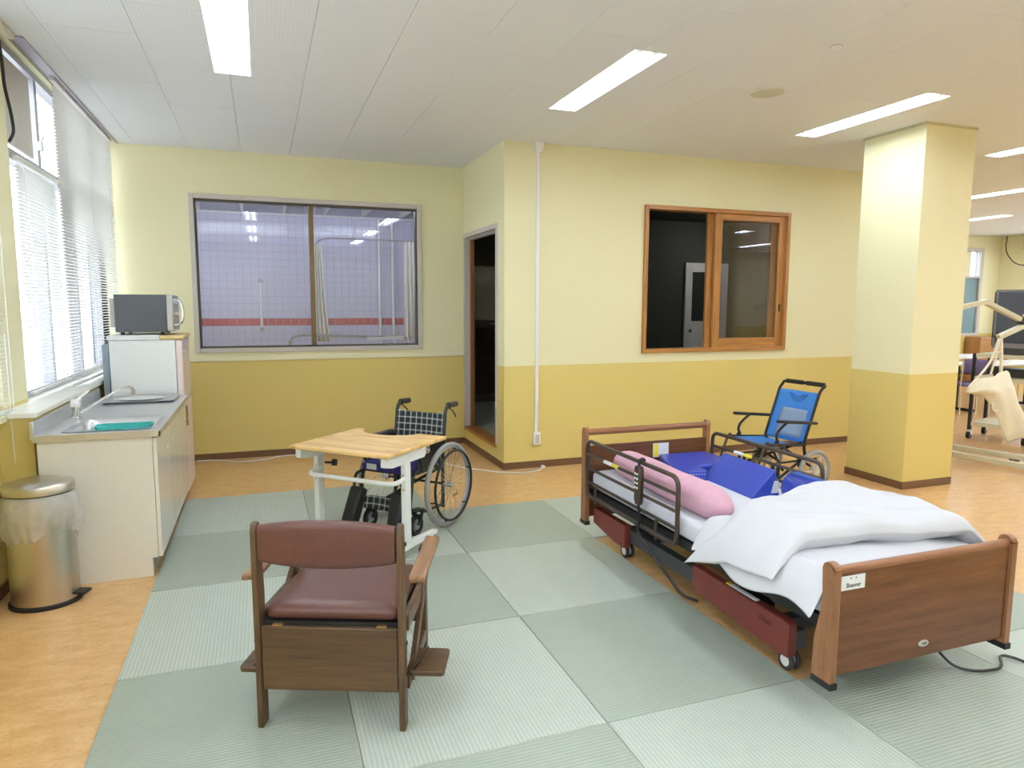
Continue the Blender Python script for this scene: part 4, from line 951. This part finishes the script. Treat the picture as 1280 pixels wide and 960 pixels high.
for s in (-1, 1):
    c1 = MB().prism([(s * 0.405 - 0.025, 0.30, 0.10), (s * 0.405 - 0.025, 0.30, 0.245), (s * 0.405 - 0.025, 0.34, 0.255), (s * 0.405 - 0.025, 0.98, 0.255), (s * 0.405 - 0.025, 0.98, 0.13), (s * 0.405 - 0.025, 0.45, 0.10)], (0.05, 0, 0)).build('side_cover', REDB, bd, bevel=0.006)
    if s < 0:
        B(-0.415, -0.395, 0.52, 0.70, 0.252, 0.26).build('white_sticker', PAPER, c1); B(-0.415, -0.395, 0.70, 0.73, 0.252, 0.26).build('yellow_sticker', YEL, c1)
        text('cover_lettering', 'Olux', 0.04, plain('dark_red_emboss', (78, 30, 28), 0.5), c1, fromaxes((0, -1, 0), (0, 0, 1), (-0.4308, 0.44, 0.205)))
    MB().prism([(s * 0.405 - 0.025, 1.68, 0.10), (s * 0.405 - 0.025, 1.68, 0.24), (s * 0.405 - 0.025, 2.09, 0.24), (s * 0.405 - 0.025, 2.09, 0.14), (s * 0.405 - 0.025, 1.8, 0.10)], (0.05, 0, 0)).build('side_cover', REDB, bd, bevel=0.006)
    for y in (0.375, 1.78):
        x = s * 0.345
        w = MB().torus((x - s * 0 - 0.018, y, 0.045), (1, 0, 0), 0.033, 0.012, 26, 8).torus((x + 0.018, y, 0.045), (1, 0, 0), 0.033, 0.012, 26, 8).build('caster', CHARC, bd, smooth=60)
        MB().cyl((x - 0.027, y, 0.045), (x + 0.027, y, 0.045), 0.028, n=18).build('caster_disc', WHITE, w)
        MB().prism([(x - 0.006, y - 0.02, 0.05), (x - 0.006, y + 0.03, 0.05), (x - 0.006, y + 0.035, 0.085), (x - 0.006, y, 0.105), (x - 0.006, y - 0.03, 0.095)], (0.012, 0, 0)).build('caster_housing', WHITE, w, bevel=0.003)
for y in (1.70, 1.86): B(-0.4, -0.2, y - 0.012, y + 0.012, 0.27, 0.28).build('white_strap', PAPER, bd)
# power cable of the bed
tag(MB().tube([(2.72, 2.1, 0.1), (2.74, 1.98, 0.02), (2.8, 1.92, 0.02), (2.93, 1.9, 0.02), (3.02, 1.98, 0.03), (3.08, 1.93, 0.02), (3.05, 1.75, 0.02), (3.1, 1.68, 0.02), (3.3, 1.72, 0.02), (3.5, 1.7, 0.02)], 0.006, 6, 0.05).build('power_cable', BLACKP), 'black power cable curling out from under the footboard', 'cable')

# bed rails: each lifts out of the bed
def bed_rail(label, x, y0, y1, zb_, remote=False):
    t = thing('bed_rail', label, 'bed rail', (0, 0, 0), 0, 'side rails of the care bed')
    MB().tube([(x, y0, zb_), (x, y0, 0.69), (x, y1, 0.69), (x, y1, zb_)], 0.0125, 10, 0.06, closed=True).build('rail_hoop', DKMETAL, t)
    n = 3
    for k in range(1, n + 1):
        z = 0.69 - (0.69 - zb_) * k / (n + 1) * 1.0
        MB().cyl((x, y0, z), (x, y1, z), 0.010, n=8).build('rail_bar', DKMETAL, t)
    for y in (y0 + 0.2, y1 - 0.12): MB().cyl((x, y, zb_), (x, y, 0.30), 0.01, n=8).cyl((x, y, zb_ + 0.08), (x, y, zb_), 0.01, n=8).build('rail_peg', DKMETAL, t)
    zz = 0.69 - (0.69 - zb_) / (n + 1)
    MB().cyl((x, y1 - 0.34, zz), (x, y1 - 0.42, zz), 0.0115, n=8).build('yellow_sticker', YEL, t)
    MB().cyl((x, y1 - 0.24, zz), (x, y1 - 0.34, zz), 0.0115, n=8).build('white_sticker', PAPER, t)
    return t
bed_rail('dark metal bed rail on the near side of the bed', 1.962, 2.92, 3.96, 0.33)
bed_rail('dark metal bed rail on the far side of the bed', 2.905, 2.93, 3.93, 0.33)
rc = thing('remote_control', 'dark handset of the bed hanging on the near rail', 'remote control', (1.945, 3.28, 0))
MB().loft([rrect(0, 0, 0.014, 0.022, 0.01, 0.455), rrect(0, 0, 0.018, 0.03, 0.012, 0.48), rrect(0, 0, 0.018, 0.03, 0.012, 0.66), rrect(0, 0, 0.014, 0.024, 0.01, 0.672)]).build('handset', DKMETAL, rc, smooth=50)
for k in range(4):
    for y in (-0.012, 0.010): MB().cyl((-0.017, y, 0.63 - 0.026 * k), (-0.0205, y, 0.63 - 0.026 * k), 0.007, n=10).build('button', WHITE, rc)
MB().tube([(0.0, 0, 0.66), (0.0, 0, 0.705), (0.02, 0, 0.715), (0.036, 0, 0.70)], 0.008, 8, 0.01).build('hook', BLACKP, rc)
MB().tube([(0, 0, 0.456), (0.004, -0.01, 0.38), (0.004, 0.01, 0.30), (0.02, 0.0, 0.26), (0.05, -0.1, 0.18), (0.1, -0.3, 0.03), (0.16, -0.36, 0.015)], 0.008, 6, 0.05).build('handset_cable', BLACKP, rc)

# ------------------------------------------------------------------ things on the mattress
MT = 0.4845
def capsule(p0, p1, r, flat, n=22, m=26):
    p0, p1 = Vector(p0), Vector(p1); d = p1 - p0; L = d.length; d.normalize(); sx = d.cross(Vector((0, 0, 1))).normalized()
    loops = []
    for i in range(m + 1):
        t = i / m; e_ = min(t, 1 - t) * L
        k = 1 - max(0, 1 - e_ / (r * 2.2)) ** 2.2; rr = r * (0.22 + 0.78 * k)
        c = p0 + d * (t * L)
        loops.append([c + sx * (rr * 1.12 * math.cos(a)) + Vector((0, 0, max(-flat, rr * math.sin(a) * (1 + 0.03 * math.sin(5 * t * PI + a))))) for a in [2 * PI * q / n for q in range(n)]])
    return MB().loft(loops)
tag(capsule((2.17, 3.93, MT + 0.072), (2.13, 2.72, MT + 0.072), 0.088, 0.072).build('bolster_pillow', PINK, smooth=70), 'long pink bolster along the near edge of the mattress', 'pillow')
# blue flat cushion at head
q = [(2.50, 3.965), (2.335, 3.48), (2.535, 3.585), (2.86, 3.60), (2.86, 3.95)]
q[1:3] = [(2.335, 3.50), (2.54, 3.47), (2.55, 3.585)]
pd = thing('positioning_pad', 'low flat royal blue vinyl pad against the headboard', 'cushion')
MB().prism([(x, y, MT) for x, y in q], (0, 0, 0.075)).build('pad', BLUEV, pd, bevel=0.012)
st_ = MB()
for k in range(10):
    st_.cyl((2.352 + 0.018 * k, 3.4965 - 0.0026 * k, MT + 0.05), (2.360 + 0.018 * k, 3.4953 - 0.0026 * k, MT + 0.05), 0.0026, n=5)
st_.build('white_stitching', PAPER, pd)
wd = thing('positioning_wedge', 'royal blue vinyl wedge cushion in the middle of the bed', 'cushion')
w0 = [(2.56, 3.56, MT), (2.76, 3.56, MT), (2.735, 3.575, MT + 0.15)]
MB().prism(w0, (-0.02, -0.49, 0)).build('wedge', BLUEV, wd, bevel=0.006)
MB().prism([(2.675, 3.0685, MT + 0.02), (2.725, 3.0685, MT + 0.02), (2.725, 3.0685, MT + 0.09), (2.695, 3.0685, MT + 0.09)], (0, -0.0012, 0)).build('care_label', PAPER, wd)
rl = thing('positioning_roll', 'royal blue vinyl half roll tucked under the edge of the duvet', 'cushion')
hl = []
for y in (3.03, 3.02, 2.6, 2.59):
    r_ = 0.085 if y in (3.02, 2.6) else 0.075
    hl.append([(2.79 + r_ * 1.05 * math.cos(a), y, MT + 0.065 + max(-0.064, r_ * math.sin(a))) for a in [2 * PI * k / 26 for k in range(26)]])
MB().loft(hl).build('roll', BLUEV, rl, smooth=50)
for z in (0.0,): MB().tube([(2.76, 3.015 - 0.42 * k / 12, MT + 0.065 + 0.085) for k in range(13)], 0.003, 5).build('seam', BLUEF, rl)

# ------------------------------------------------------------------ duvet, folded double
dv = thing('duvet', 'puffy white duvet folded over the foot end of the bed', 'duvet')
def nz2(x, y, s):
    return (math.sin(7.1 * x * s + 2.3 * math.sin(3.7 * y * s)) + math.sin(5.3 * y * s + 1.7 * math.sin(4.9 * x * s + 1)) + 0.6 * math.sin(13 * (x + y) * s + 2 * math.sin(6 * y * s))) / 2.6
def duvet_layer(name, outline, zc, th, droop_x, nu=60, nv=50, wr=0.012, seed=0.0, drop=1.0, rise=None):
    # outline(u,v)->(x,y); puffed closed sheet around a mid surface
    mb = MB(); top = []; bot = []
    def mid(x, y):
        z = zc(x, y)
        if x < droop_x: z -= drop * ((droop_x - x) ** 1.25) * 2.2
        if x > 2.82: z -= 0.85 * (x - 2.82)
        return z
    def pt(u, v, sgn):
        x, y = outline(u, v); e_ = (max(0.0, 1 - abs(2 * u - 1) ** 9) ** 0.5) * (max(0.0, 1 - abs(2 * v - 1) ** 5) ** 0.5)
        w_ = wr * nz2(x + seed, y, 1.4) + 0.5 * wr * nz2(x - seed, y + 3, 3.6)
        return (x, y, mid(x, y) + sgn * th * e_ + w_ * (0.3 + 0.7 * e_))
    V = [pt(i / nu, j / nv, 1) for j in range(nv + 1) for i in range(nu + 1)]; n0 = len(V)
    V += [pt(i / nu, j / nv, -1) for j in range(nv + 1) for i in range(nu + 1)]
    q = lambda i, j, b=0: b + j * (nu + 1) + i
    F = []
    for j in range(nv):
        for i in range(nu):
            F.append((q(i, j), q(i + 1, j), q(i + 1, j + 1), q(i, j + 1))); F.append((q(i, j, n0), q(i, j + 1, n0), q(i + 1, j + 1, n0), q(i + 1, j, n0)))
    for i in range(nu):
        F.append((q(i, 0), q(i, 0, n0), q(i + 1, 0, n0), q(i + 1, 0))); F.append((q(i, nv), q(i + 1, nv), q(i + 1, nv, n0), q(i, nv, n0)))
    for j in range(nv):
        F.append((q(0, j), q(0, j + 1), q(0, j + 1, n0), q(0, j, n0))); F.append((q(nu, j), q(nu, j, n0), q(nu, j + 1, n0), q(nu, j + 1)))
    mb.add(V, F); return mb.build(name, DUVET, dv, smooth=80, sub=1)
def lerp(a, b, t): return a + (b - a) * t
def out_low(u, v):
    xl = 1.905 + 0.012 * math.sin(3 * v * PI); xr = 2.96
    yl, yh = 1.945, 2.72
    return (lerp(xl, xr, u), lerp(yl, yh, v))
duvet_layer('lower_fold', out_low, lambda x, y: MT + 0.04, 0.038, 1.995, wr=0.011, seed=1.0, drop=1.3)
def out_up(u, v):
    yl = lerp(2.13, 2.02, u) + 0.03 * math.sin(u * 4.2 + 0.5)
    k_ = max(0.0, 1 - u / 0.16); yh = lerp(2.50, 2.76, min(1, u / 0.8)) + 0.22 * k_ * k_ + 0.012 * math.sin(u * 9)
    xl = 1.895 - 0.03 * v; xr = 2.94
    return (lerp(xl, xr, u), lerp(yl, yh, v))
duvet_layer('upper_fold', out_up, lambda x, y: MT + 0.118 + 0.012 * math.sin((x - 1.9) * 3.0) - 0.11 * max(0, (y - 2.42) / 0.36) * max(0, (2.06 - x) / 0.18), 0.066, 2.06, wr=0.02, seed=5.0, drop=0.62)

# ------------------------------------------------------------------ cables on the floor
tag(MB().tube([(2.50, YR - 0.05, 0.012), (2.42, YR - 0.16, 0.008), (2.25, YR - 0.2, 0.008), (2.05, YR - 0.12, 0.008), (1.9, YR + 0.05, 0.008), (1.75, YR + 0.2, 0.008), (1.65, YR + 0.42, 0.008), (1.5, YR + 0.55, 0.008)], 0.006, 6, 0.1).build('floor_cable', WHITE), 'white cable lying on the floor by the outside wall corner', 'cable')
tag(MB().loft([rrect(2.50, YR - 0.045, 0.018, 0.022, 0.008, 0.0), rrect(2.50, YR - 0.045, 0.018, 0.022, 0.008, 0.02), rrect(2.50, YR - 0.045, 0.01, 0.014, 0.006, 0.026)]).build('cable_plug', WHITE), 'small white plug on the floor under the wall outlet', 'plug')
tag(MB().tube([(-0.66, 7.38, 0.008), (-0.45, 7.36, 0.008), (-0.3, 7.2, 0.008), (-0.05, 7.2, 0.008), (0.15, 7.36, 0.008), (0.45, 7.34, 0.008), (0.8, 7.38, 0.008), (1.0, 7.3, 0.008), (1.1, 7.15, 0.008), (1.3, 7.0, 0.008)], 0.006, 6, 0.1).build('floor_cable', WHITE), 'white cable wandering along the floor by the back wall', 'cable')

# ------------------------------------------------------------------ far room beyond the pillar
w7 = sempty('window_7', 'far window with a teal lower panel beyond the pillar', 'window')
f = MB()
for q in ((13.57, 13.65, 0.95, 2.78), (14.29, 14.37, 0.95, 2.78), (13.65, 14.29, 2.70, 2.78), (13.65, 14.29, 0.95, 1.0), (13.65, 14.29, 2.16, 2.2)): f.box(q[0], q[1], YF - 0.02, YF + 0.08, q[2], q[3])
f.build('window_frame', ALUP, w7)
B(13.65, 14.29, YF + 0.02, YF + 0.03, 1.0, 2.16).build('lower_panel', TEALPANE, w7)
B(13.65, 14.07, YF + 0.04, YF + 0.05, 2.2, 2.7).build('upper_panel', CREAMM, w7)
B(14.07, 14.29, YF + 0.04, YF + 0.046, 2.2, 2.7).build('pane', GLASS, w7)
B(14.17, 14.2, YF + 0.0, YF + 0.04, 2.2, 2.7).build('stile', ALU, w7)
def far_window(name, y0, y1):
    w = sempty(name, 'bright window on the far side wall', 'window'); x = XF + 0.06
    f = MB()
    for q in ((y0, y0 + 0.05, 0.95, 2.75), (y1 - 0.05, y1, 0.95, 2.75), (y0, y1, 0.95, 1.0), (y0, y1, 2.70, 2.75), ((y0 + y1) / 2 - 0.03, (y0 + y1) / 2 + 0.03, 1.0, 2.7), (y0, y1, 2.15, 2.2)): f.box(x - 0.03, x + 0.03, q[0], q[1], q[2], q[3])
    f.build('window_frame', ALU, w)
    B(x - 0.003, x + 0.003, y0 + 0.05, y1 - 0.05, 1.0, 2.7).build('pane', GLASS, w)
far_window('window_8', 7.6, 9.9); far_window('window_9', 4.6, 7.2); far_window('window_10', 1.5, 4.2)
ac = thing('wall_box', 'pale duct box high on the far side wall with a cable loop', 'duct box', (XF - 0.12, 9.6, 2.72))
B(-0.12, 0.12, -0.5, 0.25, 0.0, 0.26).build('box', ALUP, ac, bevel=0.01)
MB().tube([(-0.1, 0.6, 0.3), (-0.1, 0.62, 0.0), (-0.1, 0.4, -0.3), (-0.1, -0.1, -0.35)], 0.01, 6, 0.2).build('cable_loop', BLACKP, ac)
def ftable(x, y, L, D, rz, label):
    t = thing('folding_table', label, 'table', (x, y, 0), rz, 'white folding tables beyond the pillar')
    B(-L / 2, L / 2, -D / 2, D / 2, 0.68, 0.705).build('tabletop', WTABLE, t, bevel=0.004)
    B(-L / 2 + 0.1, L / 2 - 0.1, -D / 2 + 0.04, D / 2 - 0.04, 0.56, 0.575).build('shelf', BLKMETAL, t)
    for sx in (-1, 1):
        MB().bar((sx * (L / 2 - 0.12), 0, 0.03), (sx * (L / 2 - 0.12), 0, 0.68), 0.04, 0.06, (0, 1, 0)).bar((sx * (L / 2 - 0.12), -D / 2, 0.03), (sx * (L / 2 - 0.12), D / 2, 0.03), 0.04, 0.04).build('leg', BLKMETAL, t)
    return t
ftable(11.6, 8.6, 1.8, 0.6, 0, 'white folding table farthest beyond the pillar')
ftable(10.6, 7.4, 1.8, 0.6, 0, 'white folding table just behind the television rack')
ftable(12.9, 7.4, 1.8, 0.6, 0, 'white folding table at the right behind the television')
def fchair(x, y, rz, label):
    t = thing('stacking_chair', label, 'chair', (x, y, 0), rz, 'violet stacking chairs beyond the pillar')
    MB().loft([rrect(0, 0, 0.2, 0.2, 0.05, 0.41), rrect(0, 0, 0.21, 0.21, 0.05, 0.43), rrect(0, 0, 0.2, 0.2, 0.05, 0.45)]).build('seat', PURPLE, t)
    MB().grid(lambda u, v: (-0.19 + 0.38 * u, 0.2 + 0.03 * v - 0.03 * math.sin(PI * u), 0.6 + 0.2 * v), 8, 4).build('backrest', PURPLE, t, solid=0.02)
    for sx in (-1, 1):
        MB().tube([(sx * 0.19, -0.18, 0), (sx * 0.19, -0.18, 0.41)], 0.011, 8).build('leg', CHROME, t)
        MB().tube([(sx * 0.19, 0.22, 0), (sx * 0.19, 0.19, 0.42), (sx * 0.19, 0.23, 0.8)], 0.011, 8).build('leg', CHROME, t)
fchair(9.75, 7.15, 2.6, 'violet stacking chair showing left of the television rack')
fchair(10.9, 6.9, 3.0, 'violet stacking chair hidden behind the white sling')
tag(B(14.0, 14.85, YF - 0.36, YF - 0.02, 0.0, 0.93).build('low_cupboard', wood('cupboard_wood', (150, 106, 66), (188, 140, 92), 0.45, 0), bevel=0.006), 'low wooden cupboard under the far window', 'cupboard')
# television rack
rk = thing('television_rack', 'black and beige wheeled rack carrying the television', 'rack', (7.86, 5.72, 0), math.radians(-72))
RL, RD = 0.55, 0.5
for sx in (0, 1):
    for sy in (0, 1):
        B(sx * RL - 0.018, sx * RL + 0.018, sy * RD - 0.018, sy * RD + 0.018, 0.1, 1.014).build('post', BLKMETAL, rk)
        c_ = MB().cyl((sx * RL - 0.02, sy * RD, 0.045), (sx * RL + 0.02, sy * RD, 0.045), 0.045, n=18).build('caster', BLACKP, rk)
        B(sx * RL - 0.025, sx * RL + 0.025, sy * RD - 0.02, sy * RD + 0.02, 0.05, 0.11).build('caster_fork', CHROME, c_)
for z in (0.97, 0.70, 0.16):
    B(0.018, RL - 0.018, -0.02, RD, z, z + 0.045).build('shelf', BEIGE, rk)
B(0.56, 1.2, -0.02, 0.45, 0.97, 1.015).build('side_shelf', BEIGE, rk)
B(0.56, 1.2, -0.02, 0.45, 0.66, 0.705).build('side_shelf', BEIGE, rk)
B(1.19, 1.22, -0.02, 0.016, 0.0, 1.0).build('post', BLKMETAL, rk)
tag(B(0, 0.3, 0, 0.25, 0, 0.1).build('media_player', BLACKP, bevel=0.004), 'black box player on the middle shelf of the rack', 'media player')
mp = bpy.data.objects['media_player']; mp.location = (8.05, 5.62, 0.746); mp.rotation_euler = (0, 0, math.radians(-72))
tv = thing('television', 'large dark grey television on top of the rack', 'television', (7.91, 5.57, 1.016), math.radians(-72))
B(-0.02, 0.78, 0.02, 0.34, 0.09, 0.72).build('cabinet', BLACKP, tv, bevel=0.02)
B(0.0, 0.78, 0.0, 0.03, 0.07, 0.735).build('bezel', plain('tv_bezel_grey', (120, 122, 128), 0.4), tv, bevel=0.008)
B(0.03, 0.75, -0.006, 0.004, 0.13, 0.705).build('screen', TVG, tv)
B(0.1, 0.68, 0.0, 0.3, 0.0, 0.075).build('stand', CHARC, tv, bevel=0.01)
# patient lift
lt = thing('patient_lift', 'beige patient lift with long floor legs beyond the pillar', 'lift', (0, 0, 0))
MB().bar((6.47, 5.3, 0.075), (6.75, 3.85, 0.075), 0.06, 0.05).build('floor_leg', BEIGE, lt, bevel=0.006)
MB().bar((6.82, 5.35, 0.075), (7.2, 3.95, 0.075), 0.06, 0.05).build('floor_leg', BEIGE, lt, bevel=0.006)
for x, y in ((6.48, 5.25), (6.84, 5.3), (6.7, 4.1), (7.02, 4.62)):
    c_ = MB().cyl((x - 0.02, y, 0.04), (x + 0.02, y, 0.04), 0.04, n=16).build('caster', plain('caster_grey_%d' % int(x * 100), (120, 124, 124), 0.5), lt)
    B(x - 0.025, x + 0.025, y - 0.02, y + 0.02, 0.04, 0.06).build('caster_fork', ALU, c_)
MB().bar((6.72, 3.95, 0.1), (7.2, 4.05, 0.1), 0.08, 0.06).build('cross_base', BEIGE, lt)
MB().bar((7.3, 4.0, 0.1), (7.42, 4.1, 1.7), 0.07, 0.07, (0, 1, 0)).bar((6.95, 4.02, 0.1), (7.3, 4.0, 0.12), 0.07, 0.06).build('mast', BEIGE, lt)
MB().bar((7.42, 4.1, 1.7), (7.1, 4.7, 1.45), 0.07, 0.07).build('boom', BEIGE, lt)
sb = MB().bar((6.08, 4.72, 1.525), (6.545, 4.7, 1.605), 0.05, 0.045).bar((6.535, 4.7, 1.605), (7.04, 4.7, 1.435), 0.05, 0.045).build('spreader_bar', BEIGE, lt, bevel=0.004)
MB().bar((7.04, 4.7, 1.435), (7.13, 4.7, 1.39), 0.06, 0.06).build('spreader_joint', BLACKP, lt, bevel=0.006)
MB().bar((6.75, 4.7, 1.26), (7.1, 4.7, 1.37), 0.05, 0.045).build('spreader_bar', BEIGE, lt, bevel=0.004)
MB().tube([(6.70, 4.7, 1.28), (6.73, 4.7, 1.24), (6.77, 4.7, 1.24), (6.78, 4.7, 1.28)], 0.01, 8, 0.02).build('hook', BLACKP, lt)
slg = thing('lift_sling', 'cream cloth sling hanging from the patient lift hook', 'sling')
left = [(6.735, 1.24), (6.64, 1.02), (6.50, 0.90), (6.37, 0.80), (6.33, 0.74), (6.55, 0.70), (6.66, 0.60), (6.76, 0.46), (6.86, 0.30), (6.95, 0.22)]
right = [(6.775, 1.24), (6.79, 1.05), (6.80, 0.95), (6.86, 0.92), (6.90, 0.86), (6.95, 0.78), (7.02, 0.62), (7.12, 0.50), (7.22, 0.42), (7.3, 0.36)]
def slf(u, v):
    t = v * (len(left) - 1); i = min(int(t), len(left) - 2); fr_ = t - i
    a = (lerp(left[i][0], left[i + 1][0], fr_), lerp(left[i][1], left[i + 1][1], fr_)); b = (lerp(right[i][0], right[i + 1][0], fr_), lerp(right[i][1], right[i + 1][1], fr_))
    return (lerp(a[0], b[0], u), 4.66 - 0.10 * math.sin(PI * u) * min(1, v * 2) + 0.02 * math.sin(9 * u + 6 * v), lerp(a[1], b[1], u))
MB().grid(lambda u, v: slf(u, 0.26 + 0.74 * v), 24, 40).build('sling_body', SLING, slg, solid=0.008, smooth=70)
MB().tube([(6.74, 4.68, 1.25), (6.66, 4.68, 1.03), (6.52, 4.68, 0.90), (6.36, 4.67, 0.78)], 0.012, 6, 0.1).build('strap', SLING, slg)
MB().tube([(6.77, 4.68, 1.25), (6.80, 4.68, 1.05), (6.81, 4.68, 0.88)], 0.016, 6).build('strap', SLING, slg)
MB().tube([(6.75, 4.68, 1.25), (6.72, 4.68, 1.05), (6.66, 4.68, 0.9)], 0.01, 6).build('strap', SLING, slg)
for z in (1.12, 1.04): MB().tube([(6.70, 4.68, z), (6.80, 4.68, z)], 0.008, 6).build('strap_rung', SLING, slg)
MB().torus((6.69, 4.62, 0.60), (0, 1, 0), 0.05, 0.012, 20, 6).build('leg_loop', SLING, slg)
